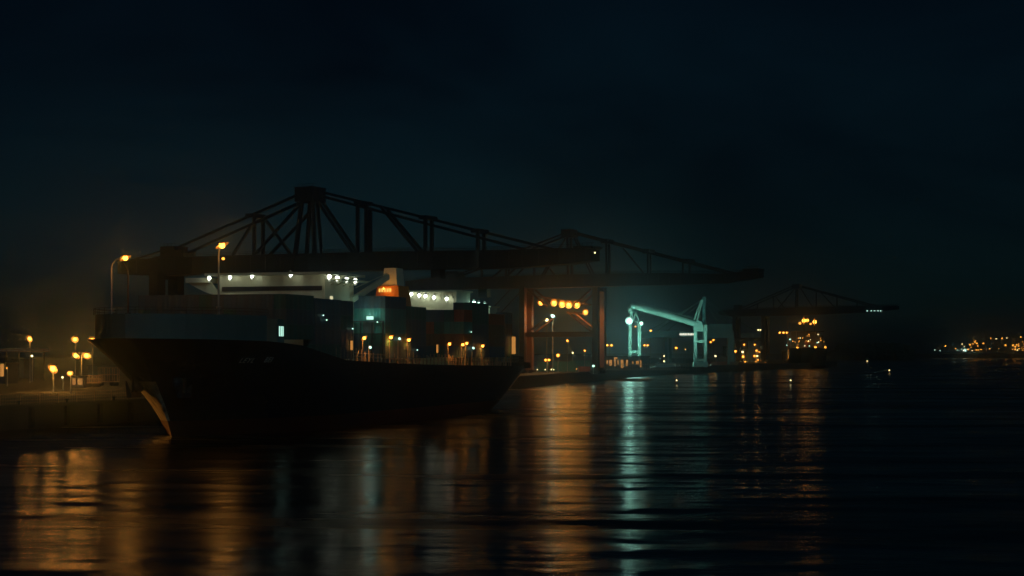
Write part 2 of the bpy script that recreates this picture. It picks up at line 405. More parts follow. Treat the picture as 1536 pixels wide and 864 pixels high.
# anchors: shank, crown and two flukes in a hawse recess
def anchor(v, u, z, s=1.0):
    b = MB(); sg = 1 if v > 0 else -1
    b.ball((0, 0, 0), 1.5 * s, 0.9 * s, 1.5 * s, 12, 8)                      # hawse pipe lip
    b.beam((0, -sg * 0.9 * s, 0.8 * s), (0, -sg * 0.95 * s, -1.9 * s), 0.45 * s)
    b.beam((-1.5 * s, -sg * 0.9 * s, -1.9 * s), (1.5 * s, -sg * 0.9 * s, -1.9 * s), 0.8 * s, 0.8 * s)
    for k in (-1, 1): b.beam((k * 1.25 * s, -sg * 0.9 * s, -1.9 * s), (k * 1.7 * s, -sg * 1.25 * s, 0.2 * s), 0.9 * s, 0.35 * s, w2=0.2)
    return b.build('anchor', M_DARK, ship, loc=ship_pt(u, v, z))
for sg in (1, -1): anchor(sg * (HB(-4.6, 9.2) + 0.2), -4.6, 9.6, 1.15)

# hull lettering on the port bow
def lettering(txt, u, z, size, d_u, parent):
    cu = bpy.data.curves.new('lettering', 'FONT'); cu.body = txt; cu.size = size; cu.extrude = 0.01; cu.shear = 0.35; cu.space_character = 1.15
    cu.materials.append(M_LETTER)
    tmp = bpy.data.objects.new('lettering', cu); COL.objects.link(tmp); bpy.context.view_layer.update()
    me_ = bpy.data.meshes.new_from_object(tmp.evaluated_get(bpy.context.evaluated_depsgraph_get())); bpy.data.objects.remove(tmp)
    o = put('lettering', me_, parent)
    p0 = ship_pt(u, HB(u, z) , z); p1 = ship_pt(u + d_u, HB(u + d_u, z), z); pu = ship_pt(u + d_u / 2, HB(u + d_u / 2, z + 1), z + 1); pm = ship_pt(u + d_u / 2, HB(u + d_u / 2, z), z)
    ex = (p1 - p0).normalized(); ez = (pu - pm).normalized(); en = ex.cross(ez).normalized(); ez = en.cross(ex)
    o.matrix_local = Matrix(((ex.x, ez.x, en.x, 0), (ex.y, ez.y, en.y, 0), (ex.z, ez.z, en.z, 0), (0, 0, 0, 1)))
    o.location = p0 + en * 0.35
lettering('LEYL', 1.0, 13.2, 1.5, 5, ship); lettering('BEI', 6.6, 13.2, 1.5, 4, ship)

# small cabin at the break of the forecastle, its window lit
b = MB(); b.box(9.9, 12.7, -15.7, -12.9, 15.9, 20.8); cab = b.build('deck_cabin', M_BULW, ship)
b = MB()
for i in range(3): b.box(10.35 + i * 0.72, 10.35 + i * 0.72 + 0.56, -15.76, -15.70, 17.7, 19.5)
wn = b.build('window', E_WIN, cab)
b = MB()
b.box(10.2, 12.5, -15.80, -15.703, 19.52, 19.7); b.box(10.2, 12.5, -15.80, -15.703, 17.45, 17.66)
for x_ in (10.2, 10.93, 11.65, 12.38): b.box(x_, x_ + 0.12, -15.79, -15.702, 17.66, 19.52)
b.build('window_frame', M_DARK, wn)

# --- bridge house
bh = thing  # alias kept short
b = MB(); b.box(46, 61, -9.2, 14.0, TOP(46) - 1.5, 30.3); b.box(43.6, 61.4, -11.6, 16.2, 30.3, 30.8)
b.box(45.6, 50.5, 16.2, 21.5, 29.0, 30.0)
house = b.build('bridge_house', M_WHITE, ship)
b = MB(); b.box(45.88, 45.99, -8.6, 13.4, 27.2, 28.1); b.build('window_band', M_DARK, house)
b = MB()
cv = [(16.2, 29.0), (21.4, 29.0)] + [(lerp(21.4, 14.0, k / 6), 29.0 - 2.6 * math.sin(k / 6 * math.pi / 2)) for k in range(1, 7)]
o0 = len(b.v)
poly2 = [(y, z) for y, z in cv]
n_ = len(poly2)
for xx in (46.6, 47.0):
    for (y, z) in poly2: b.v.append((xx, y, z))
b.f.append(tuple(range(n_))); b.f.append(tuple(range(n_, 2 * n_))); b.m += [0, 0]
for i in range(n_): b.f.append((i, (i + 1) % n_, n_ + (i + 1) % n_, n_ + i)); b.m.append(0)
b.build('wing_bracket', M_WHITE, house)
b = MB()
for zc in (25.0,):
    for xx in (48.6, 49.4): b.box(xx, xx + 0.55, -9.26, -9.20, zc, zc + 1.1)
b.build('window', E_WIN and glow('lit_window_warm', (1, 0.9, 0.55), 0.8), house)
b = MB()
for k in range(4): b.beam((49 + k * 3.2, -9.2, 28.4), (49 + k * 3.2, -11.6, 29.5), 0.22)
b.box(46.5, 61, -12.6, -9.2, 29.3, 29.55)
b.build('bridge_wing', M_WHITE, house)
# floodlights under the roof edge
def floodlight(u, v, z, key, power, r=0.5, par=ship, dirv=((-.5, 0, -1), 120), wash=20):
    b = MB(); b.box(-.45, .45, -.45, .45, .38, .62); b.beam((0, 0, .6), (0, 0, 1.0), .12)
    o = b.build('floodlight', M_DARK, par, loc=ship_pt(u, v, z)); lamp(o, (0, 0, 0), r, key, power, spot=dirv)
    d = bpy.data.lights.new('lamp_light', 'POINT'); d.energy = wash; d.color = BULBCOL[key]; d.shadow_soft_size = r * 1.15; put('lamp_light', d, o)
    return o
def u_at(px, v):                                               # where the photo column px meets the fore-and-aft line at v
    k = (px - CX) / F; return (k * (SO.y + NX.y * v) - SO.x - NX.x * v) / (AX.x - k * AX.y)
def v_at(px, u):
    k = (px - CX) / F; return (k * (SO.y + AX.y * u) - SO.x - AX.x * u) / (NX.x - k * NX.y)
def depth(u, v): return SO.y + AX.y * u + NX.y * v
def z_at(py, u, v): return H + (HY - py) / F * depth(u, v)
for px, py in ((314, 417), (345, 416), (378, 414), (436, 412)):
    v = v_at(px, 44.4); floodlight(44.4, v, z_at(py, 44.4, v), 'wht', 260, wash=10)
for px, py in ((494, 415), (506, 417), (520, 419), (533, 421)):
    u = u_at(px, 10.9); floodlight(u, 10.9, z_at(py, u, 10.9), 'wht', 50, 0.6, dirv=((-.2, -.6, -1), 120), wash=220 if px == 533 else 70)
# slanted girder from the house to the funnel
b = MB(); b.beam(ship_pt(59, 9.6, 25.6), ship_pt(78, 10.2, 31.2), 0.7, 1.1); b.beam(ship_pt(61, 9.6, 28.2), ship_pt(78, 10.2, 32.0), 0.12, 0.12)
b.build('slanted_girder', M_WHITE, ship)
# funnel: flared orange base with bar openings, pale shaft and dark pipes
b = MB()
v0, v1 = v_at(562, 79), v_at(601, 79)
b.quadbox([ship_pt(78.5, v0, 24), ship_pt(86, v0, 24), ship_pt(86, v1, 24), ship_pt(78.5, v1, 24), ship_pt(79, v0 + .5, 29.3), ship_pt(85.5, v0 + .5, 29.3), ship_pt(85.5, v1 - .6, 29.3), ship_pt(79, v1 - .6, 29.3)])
fun = b.build('funnel', M_ORANGE, ship)
b = MB()
for k in range(5): b.box(78.86, 78.93, -(v0 + 1.0 + k * .62), -(v0 + 1.0 + k * .62 + .4), 27.9, 28.7)
b.build('vent_opening', E_YEL and glow('lit_vent', (1, 0.6, 0.12), 1.2), fun)
b = MB(); va, vb = v_at(575, 81), v_at(598, 81)
b.quadbox([ship_pt(80, va, 29.3), ship_pt(84.5, va, 29.3), ship_pt(84.5, vb, 29.3), ship_pt(80, vb, 29.3), ship_pt(80.3, va + .5, 33.2), ship_pt(84.2, va + .5, 33.2), ship_pt(84.2, vb - .3, 33.2), ship_pt(80.3, vb - .3, 33.2)])
b.build('funnel_shaft', M_WHITE, fun)
for k in range(3):
    b = MB(); b.tube(ship_pt(81 + k, lerp(va, vb, .3 + .2 * k), 33.2), ship_pt(81 + k, lerp(va, vb, .3 + .2 * k), 34.3), .25); b.build('exhaust_pipe', M_DARK, fun)
o = lamp(ship, ship_pt(76.6, lerp(v0, v1, .5), 28.6), 0.22, 'sod', 420, 'funnel_lamp')

# --- after deckhouse with a row of floodlights
b = MB(); b.box(132.5, 143, -7, 10, 10.5, 29.8); b.box(130.6, 143.6, -7.6, 10.6, 29.8, 30.2)
for k in range(6): b.beam((132.5, -6 + k * 2.8, 28.2), (131.0, -6 + k * 2.8, 29.6), .2)
ah = b.build('after_deckhouse', M_WHITE, ship)
for px, py in ((617, 441), (629, 443), (638, 444), (651, 446), (670, 448)):
    v = v_at(px, 131.2); floodlight(131.2, v, z_at(py, 131.2, v), 'wht', 400, 0.6, wash=34)
# --- stern house with three floodlights
b = MB(); b.box(145.2, 151.5, -11.5, 10, 11, 26.2); b.box(144.8, 152, -12, 10.5, 26.2, 26.5); b.build('stern_house', M_WHITE, ship)
for px, py in ((711, 454), (718, 456), (727, 457)):
    v = v_at(px, 143.8); floodlight(143.8, v, z_at(py, 143.8, v), 'tea', 200, 0.6, wash=42)

# --- deck lamps along the port side, and the small lights among them
def deck_lamp(px, py, key='sod', power=300, r=0.34, v=16.1):
    u = u_at(px, v); z = z_at(py, u, v); zb = TOP(u)
    b = MB(); b.tube((0, 0, 0), (0, 0, z - zb + .2), .09, .06, 6); b.beam((0, 0, z - zb + .3), (0, -.5, z - zb + .3), .3, .14)
    o = b.build('deck_lamp', M_RAIL, ship, loc=ship_pt(u, v, zb)); lamp(o, (0, -.35, z - zb), r, key, power, down=150).rotation_euler = (.9, 0, 0); return o
for px, py, s_ in ((544, 507, 1), (584, 506, 1.2), (611, 510, 1), (672, 516, .8), (692, 517, .8), (698, 515, .4), (722, 519, .9)):
    deck_lamp(px, py, 'sod', 2300 * s_, 0.38 + .08 * s_)
for px, py, k in ((597, 508, 'team'), (708, 522, 'team'), (553, 521, 'team')): deck_lamp(px, py, k, 12, 0.3)
for px, py in ((707, 498), (529, 493), (626, 525), (485, 473), (490, 480), (566, 483)):
    u = u_at(px, 16.35); lamp(ship, ship_pt(u, 16.35, z_at(py, u, 16.35)), 0.14, 'team', 0, 'deck_light')
# lit doorways
def doorway(px0, px1, py0, py1, v, key=E_WINO):
    u0, u1 = u_at(px0, v), u_at(px1, v); z0, z1 = z_at(py1, u0, v), z_at(py0, u0, v)
    b = MB(); b.box(u0, u1, -v - .05, -v + .05, z0, z1, 0); o = b.build('doorway', key, ship)
    b = MB(); b.box(u0 - .2, u0, -v - .1, -v + .1, z0, z1 + .2); b.box(u1, u1 + .2, -v - .1, -v + .1, z0, z1 + .2); b.box(u0, u1, -v - .1, -v + .1, z1, z1 + .2)
    b.build('door_frame', M_DARK, o)
doorway(767, 773, 505, 531, 16.3); doorway(654, 657, 517, 529, 16.3); doorway(525, 529, 511, 525, 16.3)

# --- railing of rusty stanchions and lashing bars on the port side
r_ = random.Random(5); b = MB(); u = 36.0
while u < 150:
    zb = TOP(u); v = 15.85; h = r_.uniform(1.9, 2.7)
    b.tube(ship_pt(u, v, zb), ship_pt(u, v, zb + h), .11, n=6)
    if r_.random() < .55: b.tube(ship_pt(u, v, zb), ship_pt(u + r_.uniform(.8, 2.0), v - .25, zb + h * r_.uniform(.6, 1)), .09, n=6)
    if r_.random() < .4: b.tube(ship_pt(u + .5, v - .3, zb), ship_pt(u + .5, v - .3, zb + h), .08, n=6)
    if r_.random() < .3: b.box(u + .1, u + .9, -v, -v + .4, zb, zb + h * .45)
    u += r_.uniform(1.5, 2.7)
for k in range(57):
    ua, ub = 36 + k * 2, 38 + k * 2
    for dz in (1.0, 1.7): b.tube(ship_pt(ua, 15.85, TOP(ua) + dz), ship_pt(ub, 15.85, TOP(ub) + dz), .05, n=5)
b.build('railing', M_RAIL, ship)
b = MB()
for sg in (1, -1):
    for k in range(17):
        ua, ub = 151 + k * 1.7, 152.7 + k * 1.7; ha, hb_ = HB(ua, 11) - .4, HB(ub, 11) - .4
        b.tube(ship_pt(ua, sg * ha, TOP(ua)), ship_pt(ua, sg * ha, TOP(ua) + 2.6), .09, n=6)
        for dz in (.9, 1.7, 2.6): b.tube(ship_pt(ua, sg * ha, TOP(ua) + dz), ship_pt(ub, sg * hb_, TOP(ub) + dz), .05, n=5)
b.build('stern_rail', M_DARK, ship)
b = MB(); b.box(170, 181.5, -11.5, 11.5, 10.4, 12.0); b.box(154, 160, -9, 9, 11, 14.2); b.build('mooring_deck', M_HULL, ship)

# --- lamp masts on the forecastle
def fore_mast(px, u, py_top, lx, ly, power, lit=True, r=0.45):
    v = v_at(px, u); zt = z_at(py_top, u, v); zb = TOP(u)
    b = MB(); b.tube((0, 0, 0), (0, 0, zt - zb - 1.2), .20, .15, 10)
    v2 = v_at(lx, u); zl = z_at(ly, u, v2); dy = -(v2 - v)
    arm = [(0, 0, zt - zb - 1.2), (0, dy * .08, zt - zb - .5), (0, dy * .25, zt - zb), (0, dy * .93, zl - zb + .5)]
    b.path(arm, .13, 8)
    b.tube((0, 0, (zt - zb) * .36), (0, 0, (zt - zb) * .36 + .35), .5, .5, 8)
    o = b.build('lamp_mast', M_GALV if lit else M_DARK, ship, loc=ship_pt(u, v, zb), smooth=False)
    h = MB(); h.prism([(-.5, -.7), (.5, -.7), (.35, .7), (-.35, .7)], 'z', .35, .6); h.build('lamp_housing', M_DARK, o, loc=(0, dy, zl - zb))
    if lit: lamp(o, (0, dy, zl - zb), r, 'sod', power * .35, spot=((-1, 0, -.6), 150)).rotation_euler = (1.1, 0, 0); lamp(o, (0, dy, zl - zb), r, 'sod', power * .6, None)
    return o
m1 = fore_mast(167, -3, 391, 188, 387, 2000, r=0.66)
m2 = fore_mast(192, 2, 402, 182, 395, 0, False)
m3 = fore_mast(328, 8, 373, 333, 368, 2000, r=0.8)
lamp(m3, (0, -.9, 31.6 - TOP(8)), 0.3, 'sodm', 0)

# --- containers on the ship
CONT_COL = {'navy': (0.07, 0.115, 0.15), 'dark green': (0.04, 0.14, 0.12), 'teal': (0.06, 0.26, 0.23), 'rust red': (0.36, 0.085, 0.04),
            'brown': (0.18, 0.10, 0.06), 'grey': (0.12, 0.13, 0.13), 'dark blue': (0.06, 0.115, 0.18), 'pale teal': (0.10, 0.30, 0.26)}
CMAT = {k: paint('container_' + k.replace(' ', '_'), c, 0.5, wear=0.5, wearcol=tuple(lerp(x, y, .5) for x, y in zip(c, RUST)), scale=0.5, bump=0.1, streak=True) for k, c in CONT_COL.items()}
CM = {}
def container_mesh(L, Wd, Hh):
    k = (L, Wd, Hh)
    if k in CM: return CM[k]
    b = MB(); p = .14
    for x in (0, L - p):                                         # corner posts and rails, then corrugated walls
        for y in (-Wd / 2, Wd / 2 - p): b.box(x, x + p, y, y + p, 0, Hh)
    for y in (-Wd / 2, Wd / 2 - p):
        for z in (0, Hh - p): b.box(p, L - p, y, y + p, z, z + p)
    for x in (0, L - p):
        for z in (0, Hh - p): b.box(x, x + p, -Wd / 2 + p, Wd / 2 - p, z, z + p)
    n = int(L / .55); d = .05
    for sg in (1, -1):
        pr = None
        for i in range(n + 1):
            x = p + (L - 2 * p) * i / n; y = sg * (Wd / 2 - .02 - (d if (i // 2) % 2 else 0))
            if pr: o = len(b.v); b.v += [(pr[0], pr[1], p), (x, y, p), (x, y, Hh - p), (pr[0], pr[1], Hh - p)]; b.f.append((o, o + 1, o + 2, o + 3)); b.m.append(0)
            pr = (x, y)
    for x, d_ in ((.04, 1), (L - .04, -1)):
        pr = None; m_ = 10
        for i in range(m_ + 1):
            y = -Wd / 2 + p + (Wd - 2 * p) * i / m_; xx = x + d_ * (.05 if (i // 2) % 2 else 0)
            if pr: o = len(b.v); b.v += [(pr[1], pr[0], p), (xx, y, p), (xx, y, Hh - p), (pr[1], pr[0], Hh - p)]; b.f.append((o, o + 1, o + 2, o + 3)); b.m.append(0)
            pr = (y, xx)
    for y in (-.9, -.35, .35, .9): b.tube((-.03, y, .1), (-.03, y, Hh - .1), .03, n=5)       # door bars
    for x in (0,):
        o = len(b.v); b.v += [(0.02, -Wd / 2 + .02, Hh - .02), (L - .02, -Wd / 2 + .02, Hh - .02), (L - .02, Wd / 2 - .02, Hh - .02), (0.02, Wd / 2 - .02, Hh - .02)]; b.f.append((o, o + 1, o + 2, o + 3)); b.m.append(0)
        o = len(b.v); b.v += [(0.02, -Wd / 2 + .02, .02), (L - .02, -Wd / 2 + .02, .02), (L - .02, Wd / 2 - .02, .02), (0.02, Wd / 2 - .02, .02)]; b.f.append((o, o + 3, o + 2, o + 1)); b.m.append(0)
    CM[k] = b.mesh('shipping_container', CMAT['navy'], fix=False); return CM[k]
def container(loc, rz, L, Wd, Hh, colour, label, group):
    o = put('shipping_container', container_mesh(L, Wd, Hh), None, loc, rz)
    o.material_slots[0].link = 'OBJECT'; o.material_slots[0].material = CMAT[colour]
    return tag(o, label, 'container', group)
ORD = ['first', 'second', 'third', 'fourth', 'fifth', 'sixth', 'seventh', 'eighth', 'ninth', 'tenth', 'eleventh', 'twelfth', 'thirteenth', 'fourteenth', 'fifteenth', 'sixteenth', 'seventeenth', 'eighteenth', 'nineteenth', 'twentieth']
def tier_word(i, n): return 'top tier' if i == n - 1 else ('bottom tier' if i == 0 else ORD[i] + ' tier up')
def row_word(j, n): return 'outermost row' if j == 0 else ORD[j] + ' row from rail'
rc = random.Random(11)
def stack(block, u0, L, base, top, tiers, cols, colours=None, group='containers stowed on the ship', vmax=16.0, short=None):
    h = (top - base) / tiers
    for j in range(cols):
        nt_ = tiers if not short or j < cols - short[0] else tiers - short[1]
        for i in range(nt_):
            c = (colours or {}).get((j, i)) or rc.choice(['navy', 'navy', 'dark blue', 'dark green', 'navy'])
            v = vmax - 1.25 - j * 2.5
            wpt = SO + AX * u0 + NX * v; wpt.z = base + i * h
            container(wpt, SRZ, L, 2.44, round(h - .02, 2), c, f'{c} container in {block}, {tier_word(i, tiers)}, {row_word(j, cols)}', group)
stack('the bow stack', 13.0, 12.2, 17.2, 25.4, 3, 12, {}, short=None)
b_ = 13.5
stack('the long bridge bay', 25.9, 12.2, b_, 25.0, 4, 1)
stack('the short bridge bay', 38.4, 6.1, b_, 24.9, 4, 1)
stack('the funnel stack', 61.6, 12.2, b_, 26.5, 5, 4, {(0, 3): 'teal', (1, 3): 'pale teal', (2, 3): 'teal', (3, 3): 'teal', (1, 2): 'grey', (0, 2): 'teal', (2, 2): 'teal', (0, 4): 'navy'})
stack('the bay abaft the funnel', 74.1, 12.2, b_, 24.7, 4, 1)
stack('the patchwork stack', 112, 6.1, b_, 24.8, 4, 4, {(0, 3): 'rust red', (0, 2): 'teal', (0, 1): 'brown', (1, 3): 'dark green', (1, 2): 'teal', (1, 1): 'brown', (3, 2): 'rust red', (3, 1): 'brown', (2, 2): 'dark green', (2, 1): 'brown'})
stack('the tall after stack', 118.6, 12.2, b_, 26.7, 5, 2, {})
stack('the stern stack', 131.6, 12.2, b_, 24.3, 4, 3, {(0, 2): 'brown', (1, 2): 'teal', (0, 3): 'rust red', (1, 3): 'rust red', (0, 1): 'brown', (2, 2): 'brown'})
stack('the aftermost bay', 145.4, 6.1, b_, 24.9, 4, 1, {(0, 2): 'brown'}, vmax=15.6)

# lashing bridge by the tall stack, with a lit work lamp
b = MB()
for v in (15.9, 13.4, 10.9, 8.4):
    b.beam(ship_pt(60.6, v, 12.3), ship_pt(60.6, v, 21.2), .25)
b.beam(ship_pt(60.6, 16, 21.2), ship_pt(60.6, 8.2, 21.2), .3, .2); b.beam(ship_pt(60.6, 16, 18.6), ship_pt(60.6, 8.2, 18.6), .3, .2)
lb = b.build('lashing_bridge', M_DARK, ship)
v = v_at(555, 60.2); b = MB(); z = z_at(477, 60.2, v); b.box(60.1, 60.25, -v - .75, -v + .75, z - .35, z + .35); b.build('work_lamp', E_WIN, lb)
d = bpy.data.lights.new('lamp_light', 'POINT'); d.energy = 160; d.color = (0.5, 1, .85); d.shadow_soft_size = .4; put('lamp_light', d, ship, ship_pt(59.2, v, z + .4))

# ---------------------------------------------------------------- ship-to-shore cranes
YAW = math.radians(-25); CD = Vector((math.cos(YAW), math.sin(YAW), 0))
class Crane:
    def __init__(s, px0, Y0, label, mat, wb, dy=None):
        s.o = Vector((X(px0, Y0), Y0, QZ)); s.mat = mat; s.w = wb
        s.t = thing('gantry_crane', label, 'crane', s.o, YAW, 'ship-to-shore cranes along the quay')
    def loc(s, px, py):
        k = (px - CX) / F; a = (k * s.o.y - s.o.x) / (CD.x - k * CD.y); Y = s.o.y + CD.y * a
        return Vector((a, 0, H + (HY - py) / F * Y - QZ))
    def part(s, name, mb, mat=None, par=None): return mb.build(name, mat or s.mat, par or s.t)
    def bar(s, name, p, q, th, planes=(-1, 1), w=None):
        a, b_ = s.loc(*p), s.loc(*q)
        for sg in planes:
            m = MB(); y = sg * (w if w is not None else s.w); dx = -y * .467 if len(planes) == 1 else 0; m.beam((a.x + dx, y, a.z), (b_.x + dx, y, b_.z), th); s.part(name, m)
    def boom(s, prof, rail=True, steps=46):
        top = [s.loc(px, t) for px, t, b_ in prof]; bot = [s.loc(px, b_) for px, t, b_ in prof]
        m = MB()
        for i in range(len(prof) - 1):
            a, c, d, e = top[i], top[i + 1], bot[i], bot[i + 1]; y = s.w
            m.quadbox([(d.x, -y, d.z), (e.x, -y, e.z), (e.x, y, e.z), (d.x, y, d.z), (a.x, -y, a.z), (c.x, -y, c.z), (c.x, y, c.z), (a.x, y, a.z)])
            # flanges and stiffeners stand proud of the web
            m.beam((d.x, -y - .12, d.z + .25), (e.x, -y - .12, e.z + .25), .3, .5); m.beam((a.x, -y - .12, a.z - .2), (c.x, -y - .12, c.z - .2), .3, .4)
            n = max(2, int((c.x - a.x) / 5))
            for k in range(n):
                tt = (k + .5) / n; p_, q_ = a.lerp(c, tt), d.lerp(e, tt); m.beam((p_.x, -y - .07, p_.z), (q_.x, -y - .07, q_.z), .18, .14)
        bo = s.part('boom', m)
        if rail:
            m = MB()
            for i in range(len(prof) - 1):
                a, c = top[i], top[i + 1]; n = max(2, int((c.x - a.x) / 2.5))
                for sg in (-1, 1):
                    y = sg * (s.w + .3)
                    for k in range(n + 1):
                        p_ = a.lerp(c, k / n); m.tube((p_.x, y, p_.z - .2), (p_.x, y, p_.z + 1.15), .06, n=4)
                    for dz in (.6, 1.15): m.tube((a.x, y, a.z + dz), (c.x, y, c.z + dz), .06, n=4)
            s.part('handrail', m, M_DARK, bo)
        return bo
    def block(s, name, px0, px1, py0, py1, mat=None, wy=None, extra=True):
        a, c = s.loc(px0, py1), s.loc(px1, py0); m = MB(); y = wy or s.w * 1.05
        m.box(a.x, c.x, -y, y, a.z, c.z)
        if extra:
            m.box(a.x - .2, c.x + .2, -y - .2, y + .2, c.z, c.z + .25)
            for k in range(4):
                xx = lerp(a.x, c.x, (k + .5) / 4); m.tube((xx, -y * .7, c.z + .25), (xx, -y * .7, c.z + 1.4), .08, n=5)
            m.tube((a.x, -y * .7, c.z + 1.3), (c.x, -y * .7, c.z + 1.3), .07, n=5)
        return s.part(name, m, mat)
    def leg(s, px, py_top, th, w, toe=True):
        a = s.loc(px, py_top)
        for sg in (-1, 1):
            m = MB(); m.beam((a.x, sg * w, 0.9), (a.x, sg * w, a.z), th, th); l = s.part('leg', m)
            b_ = MB(); b_.box(a.x - th * .9, a.x + th * .9, sg * w - 1.6, sg * w + 1.6, .45, 1.6)
            for k in (-1, 1): b_.tube((a.x - .4, sg * w + k, .45), (a.x + .4, sg * w + k, .45), .42, n=12)
            s.part('bogie', b_, M_DARK, l)
        m = MB(); m.beam((a.x, -w, 2.2), (a.x, w, 2.2), th * .7, 1.4); s.part('sill_beam', m)
        m = MB(); m.beam((a.x, -w, a.z - 1.2), (a.x, w, a.z - 1.2), th * .7, 1.6); s.part('cross_beam', m)
    def flood(s, px, py, key, power, r=.7, y=-1, name='floodlight'):
        p = s.loc(px, py); m = MB(); m.box(-.6, .6, -.4, .4, .5, .9); m.beam((0, 0, .8), (0, 0, 2.2), .14)
        o = m.build(name, M_DARK, s.t, loc=(p.x, y * s.w, p.z)); lamp(o, (0, 0, 0), r, key, power, down=True); return o

# crane nearest, over the ship
c1 = Crane(330, 600, 'nearest dark gantry crane, its long boom reaching over the bridge house of the big ship', M_CRANEN, 3.6)
c1.boom([(186, 393, 411), (205, 390, 413), (262, 387, 414), (330, 385, 410), (440, 382, 410), (600, 378, 405), (760, 376, 403), (800, 375, 401), (860, 373, 396), (893, 374, 391)])
c1.block('apex_frame', 452, 479, 282, 304, wy=4.2)
for a, q_, th, pl in (((455, 303), (445, 385), 1.2, -1), ((463, 303), (458, 384), 1.1, 1), ((471, 303), (474, 384), 1.2, -1), ((474, 303), (481, 384), .9, 1)): c1.bar('mast', a, q_, th, (pl,))
for a, q_, pl in (((453, 307), (385, 383), -1), ((463, 317), (400, 384), 1), ((400, 330), (438, 382), -1), ((379, 340), (352, 384), -1), ((476, 300), (531, 381), -1), ((481, 300), (536, 381), 1), ((573, 312), (628, 379), -1), ((580, 313), (635, 379), 1)): c1.bar('brace', a, q_, .85, (pl,))
for a, q_, pl in (((451, 288), (262, 371), 1), ((451, 306), (286, 380), -1), ((479, 286), (843, 376), 1), ((481, 295), (790, 376), -1)): c1.bar('stay', a, q_, .85, (pl,))
c1.bar('stay', (262, 374), (205, 392), .6)
for px, t_, b_2, pl in ((384, 326, 384, -1), (392, 322, 384, 1), (538, 308, 381, -1), (548, 306, 381, 1), (557, 313, 381, -1), (639, 327, 379, -1), (647, 327, 379, 1), (717, 348, 377, -1), (726, 348, 377, 1)): c1.bar('hanger', (px, t_), (px, b_2), 1.0, (pl,))
for px, py in ((383, 324), (545, 305), (642, 327), (720, 347)): c1.block('node_plate', px - 6, px + 6, py - 3, py + 3, extra=False)
c1.block('winch_house', 250, 272, 371, 388, M_CRANEN); c1.block('machinery_house', 272, 284, 377, 388, M_CRANEN)
c1.block('tip_platform', 868, 896, 371, 374, M_DARK)
for px in (250, 470): c1.leg(px, 411, 4.0, 5.5)
a, q_ = c1.loc(250, 470), c1.loc(470, 470); m = MB()
for sg in (-1, 1): m.beam((a.x, sg * 5.5, 22), (q_.x, sg * 5.5, 22), 1.6, 2.2)
c1.part('portal_beam', m)
c1.block('operator_cab', 650, 664, 404, 418, M_DARK, 1.8, False)
c1.flood(899, 380, 'yel', 0, .25)

# second crane, its portal seen under the floodlights
c2 = Crane(843, 821, 'red brown gantry crane with orange floodlights glowing inside its open portal', M_CRANE, 4.0)
c2.boom([(614, 422, 436), (640, 419, 436), (700, 417, 434), (790, 414, 433), (905, 411, 430), (1000, 410, 428), (1085, 411, 425), (1115, 408, 421), (1142, 407, 416)])
c2.block('apex_frame', 847, 861, 345, 357, wy=4.4)
for a, q_, th, pl in (((851, 356), (852, 414), 1.1, -1), ((857, 356), (859, 414), 1.1, 1)): c2.bar('mast', a, q_, th, (pl,))
for a, q_, pl in (((848, 358), (815, 416), -1), ((756, 402), (738, 418), -1), ((780, 397), (760, 416), -1), ((792, 395), (772, 416), 1), ((808, 380), (835, 415), 1), ((861, 358), (887, 413), -1), ((866, 358), (893, 413), 1), ((934, 373), (966, 412), -1), ((843, 366), (812, 414), 1)): c2.bar('brace', a, q_, .8, (pl,))
for a, q_, pl in (((847, 349), (690, 410), 1), ((847, 356), (694, 414), -1), ((861, 347), (1104, 409), 1), ((862, 352), (1088, 410), -1)): c2.bar('stay', a, q_, .8, (pl,))
c2.bar('stay', (690, 411), (640, 420), .6)
for px, t_, b_2, pl in ((723, 403, 417, -1), (759, 385, 416, -1), (764, 385, 416, 1), (801, 370, 415, -1), (909, 362, 412, -1), (915, 364, 412, 1), (971, 378, 411, -1), (977, 379, 411, 1), (1033, 393, 411, -1), (1026, 394, 411, 1)): c2.bar('hanger', (px, t_), (px, b_2), .95, (pl,))
for px, py in ((911, 362), (973, 377), (1033, 392)): c2.block('node_plate', px - 5, px + 5, py - 3, py + 4, extra=False)
c2.block('winch_house', 673, 692, 408, 418); c2.block('tip_platform', 1118, 1142, 404, 408, M_DARK)
for px in (790, 899): c2.leg(px, 431, 2.7, 4.2)
m = MB(); a, q_ = c2.loc(790, 502), c2.loc(899, 501)
for sg in (-1, 1): m.beam((a.x, sg * 4.2, a.z), (q_.x, sg * 4.2, q_.z), 1.3, 2.2)
c2.part('portal_beam', m)
for a, q_ in (((797, 434), (826, 460)), ((892, 434), (866, 458)), ((856, 468), (893, 498)), ((797, 499), (824, 478)), ((878, 470), (858, 470))): c2.bar('brace', a, q_, .8, w=4.2)
m = MB(); a, q_ = c2.loc(812, 450), c2.loc(886, 462); m.beam((a.x, 0, a.z + 1.5), (q_.x, 0, q_.z + 1.5), .8, .8); m.beam((a.x, 3.8, a.z + 1.5), (a.x, -3.8, a.z + 1.5), .4); m.beam((q_.x, 3.8, q_.z + 1.5), (q_.x, -3.8, q_.z + 1.5), .4); c2.part('light_gantry', m)
for px, py, s_ in ((816, 454, .5), (836, 454, .9), (848, 456, 1), (858, 457, 1), (870, 457, 1), (883, 468, .45)): c2.flood(px, py, 'sod', 24000 * s_, .75 + .45 * s_)
c2.flood(702, 443, 'sodm', 200, .7)
c2.block('operator_cab', 720, 733, 433, 446, M_TEALD, 2.0, False)
for a, q_ in (((765, 434), (739, 462)), ((782, 436), (750, 470))): c2.bar('brace', a, q_, .4, (1,))

